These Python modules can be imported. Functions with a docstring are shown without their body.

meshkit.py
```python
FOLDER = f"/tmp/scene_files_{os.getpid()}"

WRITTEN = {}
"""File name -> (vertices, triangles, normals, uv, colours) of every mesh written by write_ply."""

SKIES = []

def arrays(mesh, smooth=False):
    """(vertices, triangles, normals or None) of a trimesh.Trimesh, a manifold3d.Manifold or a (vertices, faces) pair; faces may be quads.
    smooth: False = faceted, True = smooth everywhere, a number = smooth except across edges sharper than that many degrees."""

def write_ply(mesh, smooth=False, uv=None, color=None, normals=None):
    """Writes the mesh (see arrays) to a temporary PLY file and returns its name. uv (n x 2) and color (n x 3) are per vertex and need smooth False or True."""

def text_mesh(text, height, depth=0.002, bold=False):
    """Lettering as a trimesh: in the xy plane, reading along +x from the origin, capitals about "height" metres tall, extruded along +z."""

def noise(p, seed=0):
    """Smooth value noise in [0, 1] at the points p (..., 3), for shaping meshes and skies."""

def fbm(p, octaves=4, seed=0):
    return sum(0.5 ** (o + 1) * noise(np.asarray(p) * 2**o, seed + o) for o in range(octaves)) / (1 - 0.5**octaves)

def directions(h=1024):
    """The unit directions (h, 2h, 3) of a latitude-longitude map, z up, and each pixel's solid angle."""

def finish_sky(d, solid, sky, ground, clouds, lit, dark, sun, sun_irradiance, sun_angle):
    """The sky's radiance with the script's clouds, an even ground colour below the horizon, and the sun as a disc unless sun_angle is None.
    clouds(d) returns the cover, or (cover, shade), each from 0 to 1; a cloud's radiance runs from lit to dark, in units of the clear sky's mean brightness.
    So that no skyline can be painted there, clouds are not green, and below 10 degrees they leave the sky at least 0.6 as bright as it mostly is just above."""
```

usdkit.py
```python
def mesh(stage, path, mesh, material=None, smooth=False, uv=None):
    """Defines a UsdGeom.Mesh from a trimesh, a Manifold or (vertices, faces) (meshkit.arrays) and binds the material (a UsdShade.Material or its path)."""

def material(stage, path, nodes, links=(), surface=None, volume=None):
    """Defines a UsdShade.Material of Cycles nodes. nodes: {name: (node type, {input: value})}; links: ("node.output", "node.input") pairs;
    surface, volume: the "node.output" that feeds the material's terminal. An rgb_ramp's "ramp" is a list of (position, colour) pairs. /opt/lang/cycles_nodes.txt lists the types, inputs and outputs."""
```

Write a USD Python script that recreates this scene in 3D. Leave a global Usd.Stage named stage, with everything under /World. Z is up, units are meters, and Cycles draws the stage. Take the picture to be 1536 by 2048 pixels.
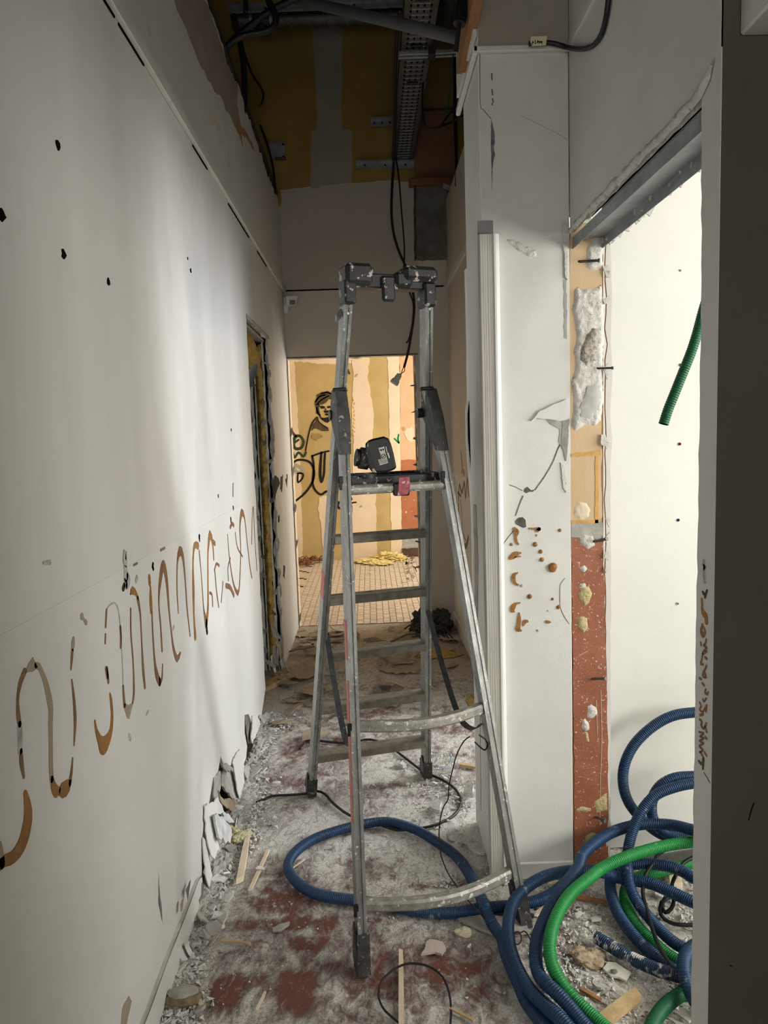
import math, numpy as np, trimesh, shapely, usdkit, meshkit
from pxr import Usd, UsdGeom, UsdLux, UsdShade, Gf, Sdf, Vt
from shapely.geometry import Polygon, LineString, Point, box as sbox
from shapely.ops import unary_union
from scipy.spatial import Delaunay
import manifold3d as m3

stage = Usd.Stage.CreateInMemory()
UsdGeom.SetStageUpAxis(stage, 'Z')
UsdGeom.Xform.Define(stage, '/World')
rng = np.random.default_rng(7)

# ---------------------------------------------------------------- camera
F, YAW, PIT, ROL, H = 1460.0, .0167, .1059, -.0332, 1.55
EXPOSURE = 0.08
_f = np.array([math.sin(YAW)*math.cos(PIT), math.cos(YAW)*math.cos(PIT), -math.sin(PIT)])
_r0 = np.array([math.cos(YAW), -math.sin(YAW), 0]); _u0 = np.cross(_r0, _f)
_r = _r0*math.cos(ROL)+_u0*math.sin(ROL); _u = -_r0*math.sin(ROL)+_u0*math.cos(ROL)
CAM = np.array([0, 0, H])
cam = UsdGeom.Camera.Define(stage, '/World/camera')
cam.CreateHorizontalApertureAttr(36.0); cam.CreateFocalLengthAttr(36.0*F/1536); cam.CreateVerticalApertureAttr(48.0)
cam.CreateClippingRangeAttr(Gf.Vec2f(.05, 200)); cam.CreateExposureAttr(EXPOSURE)
cam.AddTransformOp().Set(Gf.Matrix4d(*_r, 0, *_u, 0, *(-_f), 0, *CAM, 1))

# ---------------------------------------------------------------- lights
def rect_light(name, loc, d, w, h, inten, col):
    d = np.asarray(d, float); d /= np.linalg.norm(d)
    z = -d; x = np.cross([0, 0, 1.], z); x /= np.linalg.norm(x); y = np.cross(z, x)
    l = UsdLux.RectLight.Define(stage, '/World/'+name)
    l.CreateWidthAttr(w); l.CreateHeightAttr(h); l.CreateIntensityAttr(inten); l.CreateColorAttr(Gf.Vec3f(*col))
    l.AddTransformOp().Set(Gf.Matrix4d(*x, 0, *y, 0, *z, 0, *map(float, loc), 1))
DAY = (1.0, .985, .95)
rect_light('window_daylight', (2.98, .15, 1.6), (-1, 0, 0), 1.1, 1.3, 20, (1.0, .99, .94))       # windows of the side room
rect_light('window_daylight_001', (2.98, 1.6, 1.6), (-1, 0, 0), .9, 1.3, 12, (1.0, .99, .94))
rect_light('second_room_daylight', (3.36, 3.95, 1.5), (-1, 0, 0), 1.2, 1.5, 24, (.95, .985, 1.03))      # window of the room behind the column
rect_light('far_room_daylight', (2.5, 7.6, 1.7), (-1, 0, 0), 1.9, 1.8, 11, (1.0, .965, .90))
rect_light('added_rear_fill', (-.05, -1.96, 1.45), (0, 1, 0), .8, 1.6, 6, (1.0, .98, .94))            # added fill light behind the camera, an invented source

# ---------------------------------------------------------------- projection of pixels on real planes
def ray(px, py): return _f+_r*(px-768)/F-_u*(py-1024)/F
def hit(px, py, ax, v):
    d = ray(px, py); return CAM+d*(v-CAM[ax])/d[ax]
XL, D, XR, YC, XC, XJ, YN0, YN, YS, YE, ZT = -.63, 5.86, .6525, 2.38, .3755, .659, 1.385, 1.458, 2.55, 9.15, 2.70
def fl(px, py, z=0.): return hit(px, py, 2, z)
def lw(px, py): p = hit(px, py, 0, XL); return p[1], p[2]
def by(px, py, y=D): p = hit(px, py, 1, y); return p[0], p[2]

# ---------------------------------------------------------------- materials
def c(r, g, b): return tuple(((v/255)/12.92 if v/255 < .04045 else ((v/255+.055)/1.055)**2.4) for v in (r, g, b))
def M(name, a, b=None, scale=8, rough=.7, metal=0., bump=0., bscale=60, lo=.35, hi=.65, detail=5, spots=None, spec=.4, stretch=None, dist=.004, trans=0):
    """noise blend between two colours, optional third colour in specks, optional bump"""
    b = b or a
    n = {'g': ('geometry', {}), 'p': ('principled_bsdf', {'roughness': rough, 'metallic': metal, 'specular_ior_level': spec}),
         'n': ('noise_texture', {'scale': scale, 'detail': detail, 'roughness': .6}), 'r': ('rgb_ramp', {'ramp': [(lo, a), (hi, b)]})}
    l = [('n.fac', 'r.fac')]
    src = 'g.position'
    if stretch:
        n['m'] = ('mapping', {'scale': stretch}); l += [('g.position', 'm.vector')]; src = 'm.vector'
    l += [(src, 'n.vector')]
    out = 'r.color'
    if spots:
        col, sc, th, w = spots
        n['s'] = ('noise_texture', {'scale': sc, 'detail': 3, 'roughness': .6}); n['sr'] = ('rgb_ramp', {'ramp': [(th, (0, 0, 0)), (th+w, (1, 1, 1))]})
        n['sm'] = ('mix_color', {'b': col})
        l += [('g.position', 's.vector'), ('s.fac', 'sr.fac'), ('sr.color', 'sm.fac'), ('r.color', 'sm.a')]; out = 'sm.result'
        if metal:
            n['mm'] = ('math', {'math_type': 'subtract', 'value1': metal, 'use_clamp': True}); l += [('sr.color', 'mm.value2'), ('mm.value', 'p.metallic')]
    l += [(out, 'p.base_color')]
    if bump:
        n['bn'] = ('noise_texture', {'scale': bscale, 'detail': 4, 'roughness': .6}); n['b'] = ('bump', {'strength': bump, 'distance': dist})
        l += [(src, 'bn.vector'), ('bn.fac', 'b.height'), ('b.normal', 'p.normal')]
    surf = 'p.BSDF'
    return usdkit.material(stage, '/World/Looks/'+name, n, l, surface=surf)
WHITE = M('white_paint', c(205, 203, 198), c(213, 211, 207), 3, .5, bump=.22, bscale=7, stretch=(1, 1.6, .12), dist=.006)
WHITE2 = M('white_paint_textured', c(205, 204, 199), c(212, 211, 206), 5, .6, bump=.22, bscale=170, dist=.002)
SIDEW = M('side_room_paint', c(226, 225, 218), c(230, 229, 223), 3, .6, bump=.1, bscale=200)
BACKW = M('cream_paint', c(196, 186, 172), c(202, 193, 180), 3, .6, bump=.1, bscale=200)
UPPERW = M('stained_paint', c(176, 172, 166), c(196, 192, 186), 2.2, .7, bump=.1, bscale=120, spots=(c(166, 158, 146), 3.1, .56, .06))
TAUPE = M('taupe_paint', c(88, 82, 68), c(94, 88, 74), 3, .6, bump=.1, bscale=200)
WOODW = M('white_gloss_trim', c(214, 213, 208), c(206, 204, 198), 6, .35)
PLAS = M('broken_plaster', c(196, 193, 186), c(216, 213, 207), 40, .95, bump=.8, bscale=220, spots=(c(168, 164, 156), 60, .62, .05))
PAPER = M('grey_board_paper', c(150, 147, 140), c(178, 174, 166), 25, .9, bump=.3, bscale=150)
PAPERD = M('board_paper_dark', c(96, 90, 80), c(128, 120, 107), 25, .9, bump=.3, bscale=150)
PAPERB = M('dusty_brown_paper', c(142, 126, 106), c(174, 158, 136), 18, .95, bump=.4, bscale=120)
KRAFT = M('kraft_board', c(196, 168, 132), c(206, 179, 144), 9, .8, bump=.15, bscale=150, stretch=(1, 1, .3))
TAPEY = M('ochre_glue', c(188, 142, 72), c(206, 162, 92), 30, .6, bump=.3)
TERRA = M('terracotta_paint', c(142, 84, 58), c(156, 97, 70), 14, .5, bump=.5, bscale=240, dist=.003, spots=(c(205, 192, 180), 130, .635, .03))
MUST = M('moisture_board', c(142, 116, 58), c(158, 130, 68), 3, .9, bump=.1)
MUSTE = M('mustard_board', c(186, 162, 108), c(198, 174, 120), 4, .9, bump=.15, bscale=90)
CREAM = M('joint_compound', c(226, 206, 176), c(234, 216, 188), 4, .9, bump=.2, bscale=60)
COMP = M('joint_compound_grey', c(150, 140, 126), c(160, 150, 137), 3, .9, bump=.15, bscale=60)
PEACH = M('peach_board', c(218, 176, 136), c(226, 186, 148), 8, .9, bump=.1)
TERRA2 = M('terracotta_far', c(172, 104, 68), c(182, 116, 80), 8, .8, spots=(c(225, 205, 180), 20, .68, .03))
WOOL = M('mineral_wool', c(164, 132, 62), c(200, 168, 94), 30, 1., bump=1., bscale=90, dist=.01)
WOOLY = M('yellow_wool', c(220, 200, 128), c(238, 222, 160), 30, 1., bump=1., bscale=70, dist=.01)
GALV = M('galvanised_steel', c(138, 143, 146), c(168, 172, 174), 22, .5, .45, bump=.1, bscale=60, stretch=(1, .4, 1))
GALVD = M('dull_galvanised', c(80, 80, 76), c(104, 104, 100), 14, .5, .6)
GALVK = M('dirty_steel', c(52, 50, 47), c(84, 82, 77), 12, .6, .5)
ALU = M('worn_aluminium', c(128, 128, 125), c(156, 156, 152), 45, .42, .75, bump=.2, bscale=120, spots=(c(198, 196, 190), 80, .64, .03), stretch=(1, 1, .25))
ALUP = M('plaster_splashed_aluminium', c(132, 129, 122), c(162, 159, 151), 40, .55, .5, bump=.4, bscale=120, spots=(c(208, 205, 198), 60, .60, .05))
ALUD = M('dusty_aluminium', c(112, 105, 92), c(140, 134, 122), 30, .6, .45, bump=.3, bscale=90)
BLKP = M('black_plastic_dusty', c(28, 28, 28), c(44, 43, 41), 30, .45, bump=.2, bscale=200, spots=(c(165, 158, 150), 38, .60, .03))
BLK = M('black_plastic', c(20, 20, 21), c(30, 30, 31), 20, .4)
CABLE = M('black_cable', c(17, 18, 20), c(24, 25, 27), 20, .45)
GREYP = M('grey_pvc', c(96, 96, 98), c(108, 108, 110), 4, .5)
RUBBER = M('rubber_foot', c(40, 40, 39), c(66, 64, 60), 40, .8, spots=(c(130, 126, 120), 60, .6, .05))
HINGE = M('grey_hinge_plastic', c(52, 52, 50), c(76, 75, 72), 35, .6, spots=(c(150, 146, 140), 45, .63, .04))
RED = M('worn_red_plastic', c(150, 60, 72), c(186, 110, 118), 50, .6, spots=(c(206, 178, 176), 60, .58, .05))
REDT = M('red_sticker', c(200, 98, 90), c(178, 128, 122), 60, .6, lo=.45, hi=.6)
STRAP = M('dark_strap', c(48, 51, 55), c(70, 72, 75), 30, .8, spots=(c(140, 138, 134), 70, .66, .03))
BLUE = M('blue_conduit', c(20, 52, 88), c(28, 62, 98), 6, .42, spots=(c(120, 126, 138), 26, .66, .07))
BLUED = M('dusty_blue_conduit', c(24, 48, 78), c(32, 56, 88), 6, .55, spots=(c(190, 190, 188), 34, .52, .10))
GREEN = M('green_conduit', c(26, 124, 58), c(34, 140, 68), 6, .42, spots=(c(150, 180, 158), 34, .69, .05))
DGREEN = M('dark_green_conduit', c(12, 84, 52), c(18, 94, 58), 6, .42)
GLUE = M('brown_glue', c(150, 104, 38), c(128, 84, 34), 22, .55, bump=.6, bscale=160)
GLUED = M('dark_brown_glue', c(112, 78, 52), c(132, 96, 62), 22, .6, bump=.6, bscale=160)
GLUEG = M('exposed_paper_taupe', c(150, 134, 116), c(160, 144, 126), 30, .9)
GLUEB = M('amber_glue_lump', c(126, 82, 34), c(160, 112, 52), 60, .5, bump=.8, bscale=160)
OLIVE = M('dried_adhesive', c(172, 156, 110), c(192, 178, 134), 60, .7, bump=.8, bscale=180)
SMUDGE = M('grey_smudge', c(150, 148, 144), c(188, 186, 181), 60, .9)
DARK = M('dark_void', c(20, 18, 15), c(27, 24, 20), 6, 1., spec=0.)
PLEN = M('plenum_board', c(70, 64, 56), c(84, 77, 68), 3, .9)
SOOT = M('black_spray', c(18, 17, 15), c(30, 28, 25), 12, .85)
SOOT2 = M('faded_spray', c(96, 82, 54), c(60, 52, 38), 14, .9)
GRNS = M('dark_green_spray', c(44, 62, 34), c(62, 80, 46), 20, .85)
GRNB = M('bright_green_spray', c(20, 120, 66), c(30, 134, 76), 20, .8)
TEALS = M('faded_teal_spray', c(150, 158, 132), c(180, 176, 146), 20, .9)
WOOD = M('bare_wood', c(202, 184, 156), c(222, 206, 180), 26, .75, bump=.3, bscale=90, stretch=(1, .3, 1))
WOODD = M('dusty_wood', c(168, 140, 100), c(190, 164, 124), 20, .8, bump=.3, bscale=90)
CHIPB = M('chipboard', c(140, 98, 62), c(158, 114, 74), 60, .85, bump=.3, bscale=200)
BROWNB = M('brown_board', c(122, 88, 62), c(134, 98, 70), 4, .85)
CONC = M('grey_concrete_board', c(92, 90, 82), c(118, 115, 106), 9, .9, bump=.2)
PVCW = M('white_plastic', c(222, 222, 218), c(228, 228, 225), 6, .4)
PVCG = M('pale_grey_plastic', c(196, 202, 196), c(208, 213, 207), 8, .4)
MASK = M('masking_tape', c(214, 200, 158), c(224, 211, 172), 20, .8)
STICK = M('white_sticker', c(200, 198, 190), c(176, 174, 166), 120, .6)
NAIL = M('grey_nail', c(74, 74, 74), c(112, 112, 110), 60, .5, .7)
LINER = M('black_rubbish', c(34, 33, 30), c(54, 51, 46), 30, .7, spots=(c(110, 104, 94), 40, .64, .06))
FIBRE = M('rust_fibre', c(126, 84, 58), c(150, 104, 74), 30, .95)
PIN_R = M('red_plug', c(150, 26, 34)); PIN_G = M('green_plug', c(28, 96, 66)); PIN_B = M('blue_plug', c(36, 40, 92)); PIN_W = M('beige_plug', c(196, 190, 172))
TILE = [M('far_tile_%d' % k, c(204-7*k, 190-7*k, 170-7*k), c(212-7*k, 198-7*k, 179-7*k), 20, .7, spots=(c(184, 168, 146), 6, .55, .15)) for k in range(3)]
GROUT = M('grout', c(146, 130, 112), c(156, 140, 122), 20, .9)

# ---------------------------------------------------------------- prim helpers
used = {}
def path_of(parent, name):
    base = '/World' if parent is None else str(parent.GetPath())
    k = used.get((base, name), -1)+1; used[(base, name)] = k
    return '%s/%s' % (base, name if k == 0 else '%s_%03d' % (name, k))
LOC = {}
def tag(p, label=None, cat=None, group=None, kind=None):
    for k, v in (('label', label), ('category', cat), ('group', group), ('kind', kind)):
        if v: p.SetCustomDataByKey(k, v)
    return p
def thing(name, label, cat, loc=(0, 0, 0), group=None, kind=None):
    p = path_of(None, name); x = UsdGeom.Xform.Define(stage, p); x.AddTranslateOp().Set(Gf.Vec3d(*map(float, loc)))
    LOC[p] = np.asarray(loc, float); return tag(x.GetPrim(), label, cat, group, kind)
def where(parent):
    return LOC.get(str(parent.GetPath()), np.zeros(3)) if parent is not None else np.zeros(3)
def part(parent, name, mesh, mat, smooth=False, label=None, kind=None):
    """a mesh in world coordinates made a child of parent"""
    p = path_of(parent, name)
    v, f = (np.array(mesh.vertices), np.array(mesh.faces)) if hasattr(mesh, 'vertices') else usdkit.meshkit.arrays(mesh)[:2]
    o = where(parent); LOC[p] = o
    g = usdkit.mesh(stage, p, (v-o, f), mat, smooth).GetPrim()
    return tag(g, label, kind=kind)
def solo(name, mesh, mat, label, cat, group=None, kind=None, smooth=False):
    """a thing that is one mesh"""
    lo, hi = np.asarray(mesh.vertices).min(0), np.asarray(mesh.vertices).max(0)
    loc = np.array([(lo[0]+hi[0])/2, (lo[1]+hi[1])/2, lo[2]])
    p = path_of(None, name)
    g = usdkit.mesh(stage, p, (np.array(mesh.vertices)-loc, np.array(mesh.faces)), mat, smooth)
    g.AddTranslateOp().Set(Gf.Vec3d(*map(float, loc))); LOC[p] = loc
    return tag(g.GetPrim(), label, cat, group, kind)
def struct(name, mesh, mat, label, cat, smooth=False):
    p = path_of(None, name); LOC[p] = np.zeros(3)
    return tag(usdkit.mesh(stage, p, mesh, mat, smooth).GetPrim(), label, cat, kind='structure')

# ---------------------------------------------------------------- mesh helpers
cat_ = trimesh.util.concatenate
def hull(pts): 
    m = m3.Manifold.hull_points(np.asarray(pts, float)).to_mesh(); return trimesh.Trimesh(m.vert_properties[:, :3], m.tri_verts, process=False)
def cbox(lo, hi, ch=.002):
    lo, hi = np.minimum(lo, hi).astype(float), np.maximum(lo, hi).astype(float); ch = min(ch, .45*(hi-lo).min())
    P = []
    for a in range(3):
        l, h = lo+ch, hi-ch; l[a], h[a] = lo[a], hi[a]
        P += [[(l, h)[i][0], (l, h)[j][1], (l, h)[k][2]] for i in (0, 1) for j in (0, 1) for k in (0, 1)]
    return hull(P)
def box(lo, hi): 
    lo, hi = np.minimum(lo, hi), np.maximum(lo, hi); m = trimesh.creation.box(np.subtract(hi, lo)); m.apply_translation(np.add(lo, hi)/2.0); return m
def frame(p0, p1, up):
    t = np.subtract(p1, p0); L = np.linalg.norm(t); t = t/L; a = np.asarray(up, float); a = a-t*(a@t); a /= np.linalg.norm(a); b = np.cross(t, a)
    return t, a, b, L
def beam(p0, p1, wdir, w, d, ch=.002):
    """bar from p0 to p1, w wide along wdir and d across"""
    t, a, b, L = frame(p0, p1, wdir); m = cbox((-w/2, -d/2, 0), (w/2, d/2, L), ch)
    T = np.eye(4); T[:3, 0], T[:3, 1], T[:3, 2], T[:3, 3] = a, b, t, p0; m.apply_transform(T); return m
def profile(p0, p1, wdir, poly):
    """a polygon (a along wdir, b across) swept from p0 to p1"""
    t, a, b, L = frame(p0, p1, wdir); m = trimesh.creation.extrude_polygon(poly, L, engine='earcut')
    T = np.eye(4); T[:3, 0], T[:3, 1], T[:3, 2], T[:3, 3] = a, b, t, p0; m.apply_transform(T); return m
def spline(P, step=.02):
    P = np.asarray(P, float); Q = np.vstack([2*P[0]-P[1], P, 2*P[-1]-P[-2]]); out = []
    for i in range(1, len(Q)-2):
        n = max(2, int(np.linalg.norm(Q[i+1]-Q[i])/step)); t = np.linspace(0, 1, n, endpoint=False)[:, None]
        a, b, cc, d = Q[i-1], Q[i], Q[i+1], Q[i+2]
        out.append(.5*((2*b)+(cc-a)*t+(2*a-5*b+4*cc-d)*t**2+(3*b-a-3*cc+d)*t**3))
    return np.vstack(out+[P[-1:]])
def resample(P, step):
    s = np.r_[0, np.cumsum(np.linalg.norm(np.diff(P, axis=0), axis=1))]; n = max(2, int(s[-1]/step)+1); t = np.linspace(0, s[-1], n)
    return np.stack([np.interp(t, s, P[:, k]) for k in range(3)], 1)
def tube(P, r, seg=8, caps=True):
    P = np.asarray(P, float); n = len(P); r = np.broadcast_to(r, n)
    T = np.gradient(P, axis=0); T /= np.linalg.norm(T, axis=1)[:, None]+1e-12
    a = np.cross(T[0], [0, 0, 1.]); a = a if np.linalg.norm(a) > .05 else np.cross(T[0], [1., 0, 0]); a /= np.linalg.norm(a); A = [a]
    for i in range(1, n):
        a = A[-1]-T[i]*(A[-1]@T[i]); A.append(a/np.linalg.norm(a))
    A = np.array(A); B = np.cross(T, A); th = np.arange(seg)*2*np.pi/seg
    V = P[:, None]+(A[:, None]*np.cos(th)[None, :, None]+B[:, None]*np.sin(th)[None, :, None])*r[:, None, None]
    V = V.reshape(-1, 3); i = np.arange(n-1)[:, None]*seg; j = np.arange(seg)[None]; k = (j+1) % seg
    f = np.stack([np.stack([i+j, i+k, i+seg+k], -1), np.stack([i+j, i+seg+k, i+seg+j], -1)], 2).reshape(-1, 3)
    if caps:
        V = np.vstack([V, P[:1], P[-1:]]); e = len(V)-2; jj = np.arange(seg); kk = (jj+1) % seg
        f = np.vstack([f, np.stack([np.full(seg, e), kk, jj], 1), np.stack([np.full(seg, e+1), (n-1)*seg+jj, (n-1)*seg+kk], 1)])
    return trimesh.Trimesh(V, f, process=False)
def wire(P, r, step=.02, seg=7): return tube(spline(P, step), r, seg)
def hose(P, r, pitch=.0062, seg=14):
    Q = resample(spline(P, .01), pitch/4); k = np.arange(len(Q)) % 4
    return tube(Q, r*np.array([1., 1., 1., .86])[k], seg)
def onplane(mesh, ax, v, s=1):
    """(u, w, depth) -> world for a plane: x=v (u=y, w=z), y=v (u=x, w=z) or z=v (u=x, w=y); depth grows along s times the axis"""
    V = np.array(mesh.vertices); W = np.zeros_like(V); o = [k for k in range(3) if k != ax]
    W[:, o[0]], W[:, o[1]], W[:, ax] = V[:, 0], V[:, 1], v+s*V[:, 2]
    f = np.array(mesh.faces); flip = (ax == 1) != (s < 0)
    return trimesh.Trimesh(W, f[:, ::-1] if flip else f, process=False)
def polys(g):
    return [p for p in getattr(g, 'geoms', [g]) if p.geom_type == 'Polygon' and p.area > 1e-9]
def slab(g, th, ax, v, s=1):
    return cat_([onplane(trimesh.creation.extrude_polygon(p, th, engine='earcut'), ax, v, s) for p in polys(g)])
def jag(pts, amp, step, seed=0, closed=True):
    """points of an outline, subdivided and roughened"""
    r = np.random.default_rng(seed); P = np.asarray(pts, float); Q = np.vstack([P, P[:1]]) if closed else P; out = []
    for a, b in zip(Q[:-1], Q[1:]):
        n = max(1, int(np.linalg.norm(b-a)/step)); d = b-a; nn = np.array([-d[1], d[0]])/(np.linalg.norm(d)+1e-9)
        for i in range(n):
            out.append(a+d*i/n+nn*r.normal(0, amp)*(i > 0)+d/np.linalg.norm(d+1e-12)*0)
    if not closed: out.append(Q[-1])
    return np.array(out)
def jpoly(pts, amp=.004, step=.02, seed=0):
    g = Polygon(jag(pts, amp, step, seed)).buffer(0); return max(polys(g), key=lambda p: p.area)
def px(plane, pts):
    """pixels -> 2-D coordinates on a plane"""
    ax, v = plane; o = [k for k in range(3) if k != ax]
    return np.array([hit(p[0], p[1], ax, v)[o] for p in pts])
def stroke(pts, w, n=5):
    """ribbon along 2-D points with half widths w (scalar or list)"""
    P = np.asarray(pts, float); w = np.broadcast_to(w, len(P)); P3 = spline(np.c_[P, w], .5 if n == 0 else np.linalg.norm(np.diff(P, axis=0), axis=1).mean()/n)
    g = []
    for a, b in zip(P3[:-1], P3[1:]):
        g.append(unary_union([Point(a[:2]).buffer(max(a[2], 3e-4), 4), Point(b[:2]).buffer(max(b[2], 3e-4), 4)]).convex_hull)
    return unary_union(g).simplify(4e-4)
def lumpy(poly, amp, res, ax, v, s=1, seed=0, fs=25, base=.001):
    """rough relief filling a polygon on a plane"""
    x0, y0, x1, y1 = poly.bounds; r = np.random.default_rng(seed)
    gx, gy = np.meshgrid(np.arange(x0, x1, res), np.arange(y0, y1, res)); P = np.c_[gx.ravel(), gy.ravel()]+r.normal(0, res*.2, (gx.size, 2))
    inside = shapely.contains_xy(poly.buffer(-res*.4), P[:, 0], P[:, 1]); P = P[inside]
    L = poly.exterior; E = np.array([L.interpolate(t).coords[0] for t in np.arange(0, L.length, res)])
    A = np.vstack([P, E]); T = Delaunay(A).simplices; cc = A[T].mean(1); T = T[shapely.contains_xy(poly.buffer(1e-5), cc[:, 0], cc[:, 1])]
    d = np.array([L.distance(Point(q)) for q in A]); h = meshkit.fbm(np.c_[A*fs, np.full(len(A), seed*3.7)], 3, seed)
    Z = base+amp*np.clip(d/(res*2.5), 0, 1)*(.25+h)
    Z[len(P):] = 0
    m = onplane(trimesh.Trimesh(np.c_[A, Z], T, process=False), ax, v, s); return m
def blob(center, rad, seed=0, amp=.35, sub=2, fs=1.6):
    m = trimesh.creation.icosphere(sub); v = np.array(m.vertices); h = meshkit.fbm(v*fs+seed*5.3+20, 3, seed)[:, None]
    return trimesh.Trimesh(v*(1-amp+2*amp*h)*np.asarray(rad)+np.asarray(center), m.faces, process=False)
def flake(center, size, th, rot, seed=0, tilt=(0, 0), bend=0., n=9):
    """thin irregular piece of board or plaster lying at center"""
    r = np.random.default_rng(seed); a = np.sort(r.uniform(0, 2*np.pi, n)); rad = r.uniform(.6, 1., n)
    g = Polygon(np.c_[np.cos(a)*rad*size[0]/2, np.sin(a)*rad*size[1]/2]).buffer(0)
    g = max(polys(g), key=lambda p: p.area)
    m = trimesh.creation.extrude_polygon(g, th, engine='earcut')
    if bend:
        m = m.subdivide().subdivide(); V = np.array(m.vertices); V[:, 2] += bend*(V[:, 0]/size[0]*2)**2*size[0]; m = trimesh.Trimesh(V, m.faces, process=False)
    T = trimesh.transformations.euler_matrix(tilt[0], tilt[1], rot); m.apply_transform(T)
    lo = m.vertices[:, 2].min(); m.apply_translation(np.asarray(center, float)-[0, 0, lo if center[2] < .05 else 0]); return m

# ================================================================ STRUCTURE
W_L = (0, XL); W_B = (1, D); W_C = (1, YC); W_S = (1, YS); W_E = (1, YE)
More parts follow.
